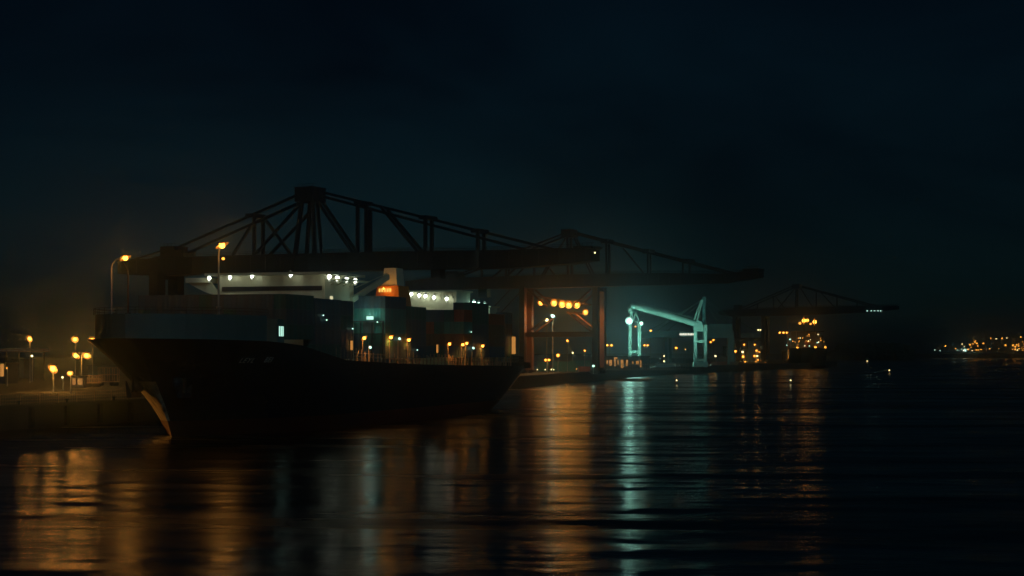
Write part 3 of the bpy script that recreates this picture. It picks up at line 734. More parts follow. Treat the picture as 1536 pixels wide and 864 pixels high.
# third crane, far, its boom over the far ship
c3 = Crane(1126, 1600, 'far gantry crane standing over the lit bow of the distant ship', M_CRANEN, 5.0)
c3.boom([(1080, 467, 472), (1100, 465, 475), (1200, 461, 473), (1300, 459, 469), (1320, 459, 467), (1347, 459, 464)], True)
c3.block('apex_frame', 1190, 1201, 427, 433, wy=5)
for a, q_, pl in (((1193, 432), (1192, 463), -1), ((1198, 432), (1198, 463), 1)): c3.bar('mast', a, q_, 1.3, (pl,))
for a, q_ in (((1191, 433), (1166, 463)), ((1200, 433), (1218, 462)), ((1229, 438), (1250, 461)), ((1162, 445), (1176, 463))): c3.bar('brace', a, q_, .9, (-1,))
for a, q_, pl in (((1190, 429), (1106, 465), 1), ((1190, 432), (1114, 465), -1), ((1201, 428), (1322, 460), 1), ((1201, 431), (1310, 461), -1)): c3.bar('stay', a, q_, 1.0, (pl,))
for px, t_, b_2 in ((1135, 455, 464), (1159, 444, 464), (1223, 435, 462), (1254, 443, 461), (1284, 452, 460)): c3.bar('hanger', (px, t_), (px, b_2), 1.1, (-1,))
c3.block('winch_house', 1103, 1111, 458, 465)
for px in (1105, 1148): c3.leg(px, 474, 3.4, 6)
m = MB(); a, q_ = c3.loc(1105, 509), c3.loc(1148, 509)
for sg in (-1, 1): m.beam((a.x, sg * 6, a.z), (q_.x, sg * 6, q_.z), 1.8, 3)
c3.part('portal_beam', m)
for px in (1303, 1309, 1314, 1319, 1323): lamp(c3.t, Vector(c3.loc(px, 466.5)) + Vector((0, -5.3, 0)), .55, 'team', 0, 'boom_light')

# pale luffing crane lit by mercury lamps
YT = 1150.0; ot = Vector((X(1000, YT), YT, QZ)); s_t = YT / F
def TP(px, py, y=0): return Vector(((px - 1000) * s_t, y, H + (HY - py) * s_t - QZ))
tc_ = thing('luffing_crane', 'pale green crane with sloping tubular boom on two tall portal legs', 'crane', ot)
def tbar(name, p, q_, th, ys=(0,), mat=M_TEAL, par=None, rnd=False, h=None):
    for y in ys:
        m = MB(); a, b_ = TP(*p, y), TP(*q_, y)
        if rnd: m.tube(a, b_, th / 2, n=14)
        else: m.beam(a, b_, th, h or th)
        o = m.build(name, mat, par or tc_, smooth=False)
    return o
bt = MB()
pt = [TP(947, 470), TP(946, 464), TP(949, 459.5), TP(956, 460), TP(1000, 472), TP(1046, 486)]
for a, b_ in zip(pt, pt[1:]): bt.tube(a, b_, 1.9 if a.x < TP(950, 0).x else 2.2, n=16)
for a in pt[1:-1]: bt.ball(a, 2.1, 2.1, 2.1, 12, 8)
for k in range(26):
    c_ = pt[3].lerp(pt[5], k / 26); bt.tube(c_, c_ + (pt[5] - pt[3]) * .006, 2.34, n=16)
bm_ = bt.build('boom', M_TEAL, tc_)
hr = MB()
for k in range(30):
    c_ = pt[3].lerp(pt[5], k / 30) + Vector((0, -.5, 2.2)); d_ = pt[3].lerp(pt[5], (k + 1) / 30) + Vector((0, -.5, 2.2))
    hr.tube(c_, c_ + Vector((0, 0, 1.1)), .08, n=4); hr.tube(c_ + Vector((0, 0, 1.1)), d_ + Vector((0, 0, 1.1)), .08, n=4)
hr.build('handrail', M_TEAL, bm_)
for (x0, x1, yt) in ((945, 959, 486), (1043, 1058, 487)):
    for px in (x0, x1):
        m = MB(); a = TP(px, yt); m.box(a.x - 1.0, a.x + 1.0, -1.3, 1.3, 0, a.z); lg = m.build('leg', M_TEAL, tc_)
    for yy in ((528,) if x0 < 1000 else (540, 512)):
        m = MB(); a, b_ = TP(x0, yy), TP(x1, yy); m.box(a.x + 1, b_.x - 1, -1.1, 1.1, a.z - 1, a.z + 1); m.build('tie_beam', M_TEAL, tc_)
for p_, q_ in (((946, 470), (944, 486)), ((947, 470), (951, 480)), ((953, 470), (950, 480)), ((953, 468), (960, 484)), ((947, 478), (959, 486))): tbar('hanger_link', p_, q_, .45, (-1, 1))
m = MB(); m.prism([(TP(1040, 0).x, TP(0, 492).z), (TP(1041, 0).x, TP(0, 483).z), (TP(1046, 0).x, TP(0, 480).z), (TP(1052, 0).x, TP(0, 483).z), (TP(1055, 0).x, TP(0, 492).z), (TP(1055, 0).x, TP(0, 497).z), (TP(1042, 0).x, TP(0, 497).z)], 'y', -1.8, 1.8); m.build('knuckle', M_TEAL, tc_)
m = MB(); a, b_ = TP(1048, 542), TP(1054, 500)
for k in range(20): z_ = lerp(a.z, b_.z, k / 20); m.box(a.x, b_.x, -.6, -.4, z_, z_ + .25)
for xx in (a.x, b_.x): m.box(xx - .15, xx + .15, -.62, -.38, a.z, b_.z)
m.build('ladder', M_DARK, tc_)
m = MB(); a, b_ = TP(1040, 549), TP(1061, 543); m.box(a.x, b_.x, -4, 4, 0.3, b_.z); m.build('base_truck', M_TEAL, tc_)
for p_, q_ in (((1040, 482), (1052, 450)), ((1045, 481), (1054, 450)), ((1045, 466), (1050, 466))): tbar('a_frame', p_, q_, .75, (-1.2, 1.2))
tbar('back_mast', (1056.5, 548), (1056, 447), 1.7, (3,), M_TEALD); tbar('mast_head', (1053, 447), (1060, 446), 1.2, (3,), M_TEALD)
def tflood(px, py, key, power, r, y=-2.5):
    p_ = TP(px, py, y); m = MB(); m.box(-.7, .7, .3, .9, -.5, .9); m.beam((0, .8, 0), (0, 2.6, 0), .2); o = m.build('floodlight', M_DARK, tc_, loc=p_); lamp(o, (0, 0, 0), r, key, power, down=True)
tflood(943, 481, 'tea', 140000, 1.6, -6); tflood(961, 485, 'tea', 9000, .9, -5)
for px in (990, 1012, 1066, 1024):  # added ground lamps, not in sight, to brighten crane and gantry
    yy_ = 1300 if px == 1024 else 1118; p_ = Vector((X(px, yy_), yy_, 8.6 if px < 1000 else QZ)); fl = thing('floodlight', {990: 'added unseen floodlight aimed at the pale crane from beside the low store shed', 1012: 'added unseen floodlight between the store shed and the pale crane', 1066: 'added unseen floodlight just beyond the pale crane main leg', 1024: 'added unseen floodlight aimed up at the dim gantry girder from behind the pale crane'}[px], 'floodlight', p_, 0, 'added floodlights for the pale crane and dim gantry')
    m = MB(); m.box(-.5, .5, -.6, -.2, .9, 1.7); m.beam((-.6, -.4, 0), (-.6, -.4, 1.4), .12); m.beam((.6, -.4, 0), (.6, -.4, 1.4), .12); m.build('added_flood_housing', M_DARK, fl)
    tgt = tc_.location + TP({990: 975, 1012: 1025, 1066: 1050, 1024: 1030}[px], {990: 480, 1012: 483, 1066: 505, 1024: 500}[px], 230 if px == 1024 else 0); lamp(fl, (0, 0, 1.4), .35, 'tea', 105000, spot=(tgt - p_, 110 if px == 1024 else 60))
lamp(tc_, TP(953, 490, -2), .6, 'sodm', 0, 'warning_lamp')

# dim gantry crane behind it, with a tall stayed mast
YG = 1380.0; og = Vector((X(1030, YG), YG, QZ)); sg_ = YG / F
def GP(px, py, y=0): return Vector(((px - 1030) * sg_, y, H + (HY - py) * sg_ - QZ))
g_ = thing('gantry_crane', 'dim blue green gantry crane with stayed mast behind the pale luffing crane', 'crane', og, 0, 'ship-to-shore cranes along the quay')
m = MB(); a, b_ = GP(963, 507), GP(1100, 497); m.box(a.x, b_.x, -3, 3, a.z, b_.z)
for k in range(28): xx = lerp(a.x, b_.x, k / 28); m.box(xx, xx + .25, -3.15, -2.95, a.z, b_.z)
m.box(a.x, b_.x, -3.3, -2.95, b_.z - .4, b_.z); gb = m.build('girder', M_TEALD, g_)
hr = MB()
for k in range(40):
    xx = lerp(a.x, b_.x, k / 40); hr.tube((xx, -3, b_.z), (xx, -3, b_.z + 1.2), .07, n=4)
hr.tube((a.x, -3, b_.z + 1.2), (b_.x, -3, b_.z + 1.2), .07, n=4); hr.build('handrail', M_TEALD, gb)
for px in (999, 1005, 1094, 1099):
    m = MB(); p_ = GP(px, 507); m.box(p_.x - 1.2, p_.x + 1.2, -2, 2, 0, p_.z); m.build('leg', M_TEALD, g_)
for p_, q_ in (((1056, 447), (985, 497)), ((1056, 449), (970, 498)), ((1056, 451), (1000, 497)), ((1058, 447), (1098, 480)), ((1058, 450), (1092, 487)), ((1058, 453), (1085, 497))):
    m = MB(); m.beam(GP(*p_), GP(*q_), .5); m.build('stay', M_TEALD, g_)
m = MB(); m.beam(GP(1057, 497), GP(1057, 446), 1.8); m.build('mast', M_TEALD, g_)
m = MB(); a, b_ = GP(1062, 498), GP(1098, 486); m.box(a.x, b_.x, -2.5, 2.5, a.z + .2, b_.z); m.build('machinery_house', M_TEALD, g_)
m = MB(); a, b_ = GP(1019, 503), GP(1041, 500)
for k in range(9): xx = lerp(a.x, b_.x, k / 9); m.box(xx, xx + .9, -3.5, -3.32, a.z, b_.z)
m.build('lit_panel', E_WHT and glow('lit_strip', (1, .95, .75), 1.6), g_)
# fourth crane, smaller and farther
YF = 1750.0; of = Vector((X(1120, YF), YF, QZ)); sf_ = YF / F
def FP(px, py, y=0): return Vector(((px - 1120) * sf_, y, H + (HY - py) * sf_ - QZ))
f_ = thing('gantry_crane', 'small dark portal crane half hidden behind the far gantry crane legs', 'crane', of, 0, 'ship-to-shore cranes along the quay')
m = MB(); a, b_ = FP(1090, 507), FP(1148, 500); m.box(a.x, b_.x, -3, 3, a.z, b_.z); m.build('girder', M_TEALD, f_)
for px in (1123, 1127, 1142): m = MB(); p_ = FP(px, 507); m.box(p_.x - 1.2, p_.x + 1.2, -3, 3, 0, p_.z); m.build('leg', M_TEALD, f_)
for p_, q_ in (((1100, 476), (1098, 500)), ((1100, 476), (1125, 492)), ((1125, 492), (1146, 500)), ((1100, 480), (1090, 500))): m = MB(); m.beam(FP(*p_), FP(*q_), .8); m.build('stay', M_TEALD, f_)

# ---------------------------------------------------------------- lamp posts
def lamp_post(px, py, Y, label, key='sod', power=0, heads=1, r=None, zb=QZ, thick=.11, spot=None, group='lamp posts in the port', gap=None, post=True):
    r = r or 1.15 * Y / F; z = H + (HY - py) / F * Y
    t_ = thing('lamp_post', label, 'lamp post', (X(px, Y), Y, zb), 0, group)
    g = gap if gap is not None else (0 if heads == 1 else 6 * Y / F)
    b = MB(); b.tube((0, 0, 0), (0, 0, z - zb + .3), thick * 1.5, thick, 8); b.tube((0, 0, 0), (0, 0, .5), thick * 2.4, thick * 2, 8)
    if heads > 1: b.beam((-g / 2 * (heads - 1), 0, z - zb + r + .1), (g / 2 * (heads - 1), 0, z - zb + r + .1), thick * 1.3)
    else: b.beam((0, 0, z - zb + r + .1), (0, -.9, z - zb + r + .1), thick * 1.2)
    b.build('pole', M_GALV, t_)
    for k in range(heads):
        xx = (k - (heads - 1) / 2) * g
        h = MB(); h.box(xx - r * .9, xx + r * .9, -r * 1.2 - .3, r * .6, z - zb + r * .85, z - zb + r * 1.25); hd = h.build('lamp_head', M_DARK, t_)
        lo = lamp(hd, (xx, -.35 - thick * 2, z - zb), r, key, power / heads, spot=spot, down=Y > 780); lo.rotation_euler = (random.uniform(.3, 1.0), 0, random.uniform(-.7, .7))
    return t_
LP = lamp_post
bowdir = (SO + Vector((-3.5, 1, 4.5))) - Vector((X(106, 470), 470, 9.5))
LP(80, 553, 450, 'short bright sodium lamp post beside the slatted hut on the near quay', 'sod', 7000, r=.95)
LP(122.5, 533.5, 500, 'twin headed sodium lamp post rising over the slatted hut', 'sod', 8000, 2, r=.85, gap=16 * 500 / F)
LP(113, 509, 640, 'tall lamp post with one amber head behind the twin headed post', 'sod', 4200, r=.85)
LP(139, 510, 645, 'tall lamp post glowing right beside the ship bow bulwark', 'sod', 4200, r=.85)
LP(45, 508, 580, 'tall thin lamp post standing alone over the pipe rack', 'sod', 4200, r=.8)
LP(106, 560, 430, 'low amber lamp on a short post at the corner of the slatted hut', 'sod', 1800, r=.5)
LP(11, 552, 520, 'small dim lamp post near the amber lit window at the picture edge', 'sodm', 120)
LP(48.5, 534, 600, 'small warm lamp halfway up beside the tall thin lamp post', 'yel', 80, r=.4)
LP(94.5, 566, 470, 'tiny warm lamp just before the slatted hut', 'yel', 30, r=.28)
p_ = Vector((X(-16, 335), 335, QZ)); fl = thing('floodlight', 'added floodlight, out of view, lighting the painted gleam on the big ship bow', 'floodlight', p_)  # added lamp beyond the frame edge to light the bow streaks
b = MB(); b.tube((0, 0, 0), (0, 0, 3.6), .12, .1, 8); b.build('pole', M_GALV, fl)  # pole of the added floodlight
b = MB(); b.box(-.7, -.35, -.5, .5, 3.4, 4.3); b.build('added_flood_housing', M_DARK, fl)
lamp(fl, (0, 0, 3.9), .3, 'sod', 130000, spot=(SO + Vector((-3, 0, 4.6)) - p_ - Vector((0, 0, 3.9)), 15))
# right-hand terminal
LP(829, 474, 840, 'slim dark lamp post with cool white head inside the red crane portal', 'tea', 9000, 1, r=.9, thick=.2)
LP(820, 480, 838, 'warm yellow lamp beside the slim post inside the red crane portal', 'yel', 2500, 1, r=.8)
LP(851, 511, 900, 'orange lamp post behind the red crane, taller than its neighbours', 'sod', 1500, r=.55)
LP(837, 533, 880, 'bright low orange lamp right of the slim dark post', 'sod', 1500, r=.75)
LP(821, 540, 870, 'low double headed orange lamp at the foot of the slim dark post', 'sod', 1800, 2, r=.6, gap=1.6)
LP(859, 529, 1000, 'small pale lamp between the orange posts behind the red crane', 'yel', 120, r=.5)
LP(877, 526, 1000, 'small orange lamp post close to the waterside leg of the red crane', 'sod', 500, r=.5)
LP(914, 518, 1050, 'double headed orange lamp post just right of the red crane', 'sod', 900, 2, r=.6, gap=2.6)
LP(969, 518, 1250, 'double headed orange lamp right of the pale crane portal leg', 'sod', 900, 2, r=.65, gap=2.4)
LP(976, 496, 1420, 'upper orange lamp over the dim gantry girder', 'sod', 700, r=.9)
LP(966, 501, 1420, 'reddish lamp at the end of the dim gantry girder', 'sodm', 300, r=.9)
LP(1014, 522, 1300, 'orange lamp post under the dim gantry girder', 'sod', 900, r=.8)
LP(996, 534, 1290, 'pale lamp low under the dim gantry girder, upper of two', 'yel', 400, r=.55)
LP(996, 542, 1285, 'pale lamp low under the dim gantry girder, lower of two', 'yel', 400, r=.6)
LP(1066, 513, 1400, 'orange lamp just right of the pale crane, lower of a pair', 'sod', 600, r=.7)
LP(1070, 510, 1405, 'orange lamp just right of the pale crane, higher of a pair', 'sod', 600, r=.7)
LP(1073, 534, 1400, 'dull white lamp low right of the pale crane', 'yel', 300, r=.8)
LP(1028, 524, 1330, 'faint brown lamp left of the pale crane main leg', 'sodm', 100, r=.5)
LP(1103, 527, 1560, 'orange lamp on the landside leg of the far gantry crane', 'sod', 700, r=1.1)
LP(1116, 517, 1640, 'orange lamp post between the far gantry legs, left one', 'sod', 700, r=.8)
LP(1132, 517, 1640, 'orange lamp post between the far gantry legs, right one', 'sod', 700, r=.8)
LP(1139, 495, 1680, 'high warm lamp beside the waterside leg of the far gantry crane', 'yel', 1200, 2, r=.8, gap=2.2)
LP(1175, 499, 1600, 'triple headed orange lamp mast just left of the far ship', 'sod', 2500, 3, r=1.0, gap=3.4)
LP(890, 549, 800, 'small bright white lamp at the foot of the red crane', 'team', 600, r=.6)

# a process plant glowing between the far gantry legs
def plant(px0, px1, Y, py_top, label, lights, zb=QZ, seed=1, lr=1.05, name='plant_tower', power=0):
    r = random.Random(seed); t_ = thing(name, label, 'industrial tower', (X((px0 + px1) / 2, Y), Y, zb), 0, 'lit process plant towers')
    w_ = (px1 - px0) / F * Y; h_ = H + (HY - py_top) / F * Y - zb; b = MB()
    for sx in (-1, 1):
        for sy in (-1, 1): b.beam((sx * w_ / 2, sy * w_ / 2, 0), (sx * w_ / 2, sy * w_ / 2, h_), .5)
    n = max(2, int(h_ / 5))
    for k in range(1, n + 1):
        z = h_ * k / n
        b.box(-w_ / 2 - .3, w_ / 2 + .3, -w_ / 2 - .3, w_ / 2 + .3, z - .25, z)
        b.beam((-w_ / 2, -w_ / 2, z - h_ / n), (w_ / 2, -w_ / 2, z), .3)
    b.build('frame', M_DARK, t_)
    v_ = MB(); v_.tube((0, 0, 0), (0, 0, h_ * 1.12), w_ * .28, w_ * .2, 12); v_.ball((0, 0, h_ * 1.12), w_ * .2, w_ * .2, w_ * .15); v_.build('vessel', M_GALV, t_)
    for (px, py, k) in lights: lamp(t_, (X(px, Y) - t_.location.x, -w_ / 2 - 1, H + (HY - py) / F * Y - zb), lr * r.uniform(.7, 1.1), k, power)
    return t_
YP = 1700
plant(1110, 1120, YP, 526, 'low lit process tower just right of the far crane landside leg', [(1114, 535, 'sod'), (1113, 528, 'yel'), (1112, 544, 'sodm'), (1117, 543, 'sod'), (1119, 547, 'sodm')], seed=2, power=500)
plant(1130, 1140, YP, 522, 'tallest lit process tower between the far crane legs', [(1134, 526, 'sod'), (1138, 528, 'sodm'), (1135, 534, 'yel'), (1131, 534, 'sod'), (1136, 540, 'sodm'), (1133, 543, 'sodm')], seed=3, power=400)
plant(1140, 1149, YP - 60, 537, 'low amber lit process frame at the foot of the far crane waterside leg', [(1142, 541, 'sod'), (1145, 541, 'sod'), (1147, 543, 'sodm'), (1141, 545, 'sodm')], seed=4, power=400)

# ---------------------------------------------------------------- far shore lights and crane
YS = 4000
far = [(1402, 525, 'team', .8), (1410, 526, 'team', 1), (1418, 519, 'sodf', 1.1), (1433, 523, 'sodf', .7), (1436, 525, 'team', .9), (1443, 516, 'yel', .9), (1455, 517, 'sodf', 1.2), (1458, 526, 'yel', 1),
       (1462, 513, 'sodf', 1.1), (1475, 515, 'sodf', 1.1), (1486, 508, 'sodf', 1.1), (1494, 508, 'yel', 1), (1503, 507.5, 'sodf', 1), (1510, 507, 'yel', 1), (1508, 518, 'sodf', 1.3), (1480, 524, 'sodf', .8), (1484, 523, 'sodf', .8),
       (1531, 505.5, 'sodf', 1), (1519, 518, 'sodf', 1.3), (1525, 517, 'sodf', 1.1), (1471, 524, 'sodf', .8), (1498, 523, 'sodf', .6)]
CN = {'sodf': 'amber', 'yel': 'warm white', 'team': 'cool white'}
for i, (px, py, k, s_) in enumerate(far):
    zt = H + (HY - py) / F * YS; n = sum(1 for q_ in far if q_[0] < px)
    o = LP(px, py, YS, f'{CN[k]} lamp mast on the far shore, {ORD[n] if n < 20 else ("twenty-first", "twenty-second", "twenty-third")[n - 20]} counting from the headland', k, 0, r=1.6 * s_, zb=9, thick=.45, group='lamp masts on the far shore')
plant(1440, 1450, YS + 60, 517, 'white lit process tower on the far shore, brightest of its cluster', [(1441, 524, 'team'), (1444, 525.5, 'wht'), (1446, 524, 'tea'), (1449, 524, 'yel'), (1445, 520, 'yel'), (1447, 526, 'tea'), (1451, 524, 'sodf')], 9, 6, 1.9)
plant(1456, 1466, YS + 90, 511, 'tallest amber process tower on the far shore, next to the white lit one', [(1458, 516, 'sodf'), (1461, 514, 'sodf'), (1464, 515, 'sodf'), (1462, 511, 'sodf'), (1463, 525, 'sodf'), (1466, 525, 'sodf'), (1455, 521, 'sodf'), (1465, 519, 'sodf')], 9, 7, 1.7)
plant(1516, 1528, YS + 30, 513, 'amber process tower near the outer end of the far shore', [(1518, 517, 'sodf'), (1521, 520, 'sodf'), (1517, 524, 'sodf'), (1521, 524, 'sodf'), (1526, 516, 'sodf'), (1527, 523, 'sodf'), (1524, 525, 'yel'), (1526, 519, 'sodf')], 9, 8, 1.9)
plant(1530, 1540, YS + 70, 507, 'tall dim process tower at the outermost end of the far shore', [(1532, 513, 'sodm'), (1534, 516, 'sodm'), (1533, 520, 'sodm'), (1535, 523, 'sodf'), (1532, 525, 'sodf'), (1531, 522, 'sodm')], 9, 9, 1.6)
t_ = thing('tower_crane', 'thin unlit lattice crane silhouette above the far shore lamp masts', 'crane', (X(1479, YS - 60), YS - 60, 9)); k_ = (YS - 60) / F
b = MB()
for dx in (-2.5, 2.5): b.beam((dx, 0, 0), (dx * .6, 0, 36), 1.0)
for k in range(9): b.beam((-2.5 + k * .1, 0, k * 4), (2.5 - k * .1, 0, k * 4 + 4), .6)
b.build('tower', M_DARK, t_)
b = MB(); b.beam((0, 0, 36), (-6 * k_, 0, 52 * k_), 1.6); b.beam((0, 0, 34), (12 * k_, 0, 22.5 * k_), 1.6); b.beam((-6 * k_, 0, 52 * k_), (0, 0, 36), .6); b.beam((-6 * k_, 0, 52 * k_), (-8 * k_, 0, 26 * k_), .6); b.beam((-8 * k_, 0, 26 * k_), (0, 0, 34), 1.2); b.build('jib', M_DARK, t_)
d = bpy.data.lights.new('lamp_light', 'POINT'); d.energy = 900; d.color = (.5, 1, .8); d.shadow_soft_size = 2; put('lamp_light', d, None, (X(1430, YS - 40), YS - 40, 30))
for px in (1460, 1510): d = bpy.data.lights.new('lamp_light', 'POINT'); d.energy = 600; d.color = SODL; d.shadow_soft_size = 2; put('lamp_light', d, None, (X(px, YS - 30), YS - 30, 45))

# ---------------------------------------------------------------- far ship, bow on
A2 = Vector((0.10, 0.995, 0)).normalized(); N2 = Vector((A2.y, -A2.x, 0)); O2 = Vector((X(1213, 1560), 1560, 0)); RZ2 = math.atan2(A2.y, A2.x)
s2 = thing('cargo_ship', 'distant dark cargo ship seen bow on with two orange lamps above its deck', 'ship', O2, RZ2)
T2 = lambda u: table([(-20, 18.5), (10, 17.5), (30, 15), (150, 15)], u)
me2, rows2, HB2 = hull_mesh(150, 35, T2, [(-3, 1), (0, 0), (6, -3), (12, -7), (18, -12)], [(-3, 140), (0, 143), (6, 148), (12, 150)], (34, 22), 36, [-0.8, 0, 1.5, 3, 5, 7, 9, 11, 13], 1.5, 'hull')
for m in (M_HULL, M_BOOT, M_DARK): me2.materials.append(m)
put('hull', me2, s2)
def s2pt(px, py, u):
    Y = O2.y + A2.y * u; k = (px - CX) / F; v = (k * (O2.y + A2.y * u) - O2.x - A2.x * u) / (N2.x - k * N2.y)
    return Vector((u, -v, H + (HY - py) / F * Y)), v
b = MB(); b.box(40, 54, -16, 16, 15, 29.5); b.box(42, 52, -13, 13, 29.5, 33); b.box(41, 53, -17, 17, 33, 33.6); b.build('bridge_house', M_SHED, s2)
b = MB()
for (x0, x1, y0, y1) in ((1181, 1182, 481, 520), (1181, 1200, 481, 482)):
    p_, _ = s2pt(x0, y1, 30); q_, _ = s2pt(x1, y0, 30); b.beam(p_, q_, .7)
p_, _ = s2pt(1187, 488, 20); q_, _ = s2pt(1186, 522, 20); b.beam(p_, q_, .8); r2, _ = s2pt(1190, 486, 20); b.beam(p_, r2, .6); q2, _ = s2pt(1203, 482, 20); b.beam(r2, q2, .5)
p_, _ = s2pt(1194.5, 492, 20); q_, _ = s2pt(1194.5, 520, 20); b.beam(p_, q_, .6)
b.build('deck_crane', M_GALV, s2)
for px, py, k, pw, r in ((1206, 481, 'sod', 12000, 2.6), (1211, 480.5, 'sod', 5000, 1.9), (1200, 485, 'sodm', 800, 1.3), (1222, 483, 'sod', 12000, 2.5), (1216, 486, 'sodm', 600, 1.1), (1196, 522, 'sod', 1500, 1.5), (1223, 521, 'sod', 1200, 1.4), (1238, 521, 'sod', 1200, 1.4), (1185, 509, 'team', 200, .8), (1180, 518, 'team', 100, .6), (1226, 514, 'team', 0, .6), (1214, 519, 'team', 0, .5), (1204, 507, 'sodm', 0, .5)):
    p_, _ = s2pt(px, py, 16 if py > 500 else 19); lamp(s2, p_, r, k, pw, 'deck_lamp', down=120)
r7 = random.Random(12)
for i in range(22):
    p_, _ = s2pt(r7.uniform(1189, 1237), r7.uniform(500, 519), 22.5); lamp(s2, p_, r7.uniform(.3, .6), r7.choice(['sodm', 'sodm', 'yel']), 0, 'deck_light')
b = MB()
for px in (1206, 1222): p_, _ = s2pt(px, 481, 19); b.tube((p_.x, p_.y, 16), p_, .25)
b.build('lamp_mast', M_DARK, s2)
b = MB()
for i in range(1, 20):
    for sg in (1, -1):
        u = -10 + i * 2; h_ = HB2(u, 16) - .5; b.tube((u, sg * h_, T2(u) - .3), (u, sg * h_, T2(u) + 1.4), .12, n=5)
b.build('railing', M_DARK, s2)
r3 = random.Random(4)
for j in range(11):
    for i in range(3 if 1 < j < 10 else 2):
        v = -13.75 + j * 2.6; c_ = r3.choice(['navy', 'brown', 'grey', 'dark green', 'rust red']); p_ = O2 + A2 * 24 + N2 * v; p_.z = 16 + i * 2.62
        container(p_, RZ2, 12.2, 2.44, 2.6, c_, f'{c_} container on the far ship, {tier_word(i, 3)}, {ORD[j]} row from the quay', 'containers on the far ship')

# ---------------------------------------------------------------- near quay (port side of the picture)
hx, hy_ = X(117.5, 500), 500
hut = thing('quay_hut', 'small flat roofed hut with amber lit slatted walls on the near quay', 'hut', (hx, hy_, QZ))
b = MB(); b.box(-2.0, 2.0, -1.6, 1.6, 0, 3.1)
hw = b.build('wall', M_SHED, hut)
b = MB(); b.box(-2.3, 2.3, -1.9, 1.9, 3.1, 3.45); b.build('roof', M_CONC, hut)
b = MB()
for x0, x1 in ((-1.3, -.35), (.25, 1.6)): b.box(x0, x1, -1.66, -1.603, .9, 2.7)
wn = b.build('window', glow('hut_window', (1, .42, .10), .6), hut)
b = MB()
for k in range(16): b.box(-1.95 + k * .26, -1.95 + k * .26 + .09, -1.78, -1.70, .1, 3.0)
b.build('slat', M_RAIL, hut)

for (px0, px1, py0, py1, Y, lab) in ((130, 152, 571, 577, 510, 'flat bed trailer with a low frame behind the slatted hut'), (148, 178, 560, 576, 530, 'open frame trailer standing behind the ship bow')):
    t_ = thing('trailer', lab, 'trailer', (X((px0 + px1) / 2, Y), Y, QZ)); w_ = (px1 - px0) / F * Y; h_ = (py1 - py0) / F * Y + 2.2
    b = MB(); b.box(-w_ / 2, w_ / 2, -1.2, 1.2, 1.1, 1.4); b.build('bed', M_RAIL, t_)
    b = MB()
    for k in range(5): xx = lerp(-w_ / 2 + .1, w_ / 2 - .1, k / 4); b.beam((xx, -1.1, 1.4), (xx, -1.1, h_), .14); b.beam((xx, 1.1, 1.4), (xx, 1.1, h_), .14)
    for z in (1.4 + (h_ - 1.4) * .5, h_): b.beam((-w_ / 2, -1.1, z), (w_ / 2, -1.1, z), .14); b.beam((-w_ / 2, 1.1, z), (w_ / 2, 1.1, z), .14)
    b.build('frame', M_RAIL, t_)
    for xx in (-w_ / 2 + .8, w_ / 2 - 1.9, w_ / 2 - .8):
        b = MB(); b.tube((xx, -1.3, .55), (xx, -1.0, .55), .55, n=14); b.tube((xx, 1.0, .55), (xx, 1.3, .55), .55, n=14); b.build('wheel', M_RUB, t_)

# wire fence along the quay
fe = thing('quay_fence', 'low wire mesh fence on posts along the near quay edge', 'fence', (-104, 340, QZ))
b = MB(); b2 = MB()
fpts = [(edge_at(y) - 4.5, y) for y in range(290, 470, 6)]
for i, (x, y) in enumerate(fpts):
    pb = MB(); pb.tube((x + 104, y - 340, 0), (x + 104, y - 340, 2.3), .07, n=6); pb.build('post', M_RAIL, fe)
    if i:
        x0, y0 = fpts[i - 1]
        for z in (.4, 1.0, 1.6, 2.25): b2.tube((x0 + 104, y0 - 340, z), (x + 104, y - 340, z), .03, n=4)
        for k in range(1, 8): xx, yy = lerp(x0, x, k / 8) + 104, lerp(y0, y, k / 8) - 340; b2.tube((xx, yy, .2), (xx, yy, 2.25), .02, n=4)
b2.build('wire_mesh', M_RAIL, fe)
for i, y in enumerate((318, 333, 348, 364, 380, 398)):
    b = MB(); b.tube((0, 0, 0), (0, 0, .8), .28, .22, 10); b.tube((0, 0, .8), (0, 0, 1.0), .42, .42, 10)
    tag(b.build('bollard', M_DARK, loc=(edge_at(y) - 1.6, y, QZ)), f'squat iron mooring bollard on the near quay edge, {ORD[i]} from the camera', 'bollard', 'mooring bollards on the near quay')
for i in range(9):
    y = 312 + i * 11; d_ = Vector((14, 39)).normalized()
    b = MB(); b.box(0, .55, -.5, .5, 0.4, 4.2); b.box(-.1, 0, -.7, .7, .3, 4.3)
    tag(b.build('fender', M_RUB, loc=(edge_at(y) + .06, y, 0), rz=math.atan2(39, 14) - math.pi / 2), f'tall black rubber fender on the near quay wall, {ORD[i]} from the camera', 'fender', 'rubber fenders on the near quay wall')
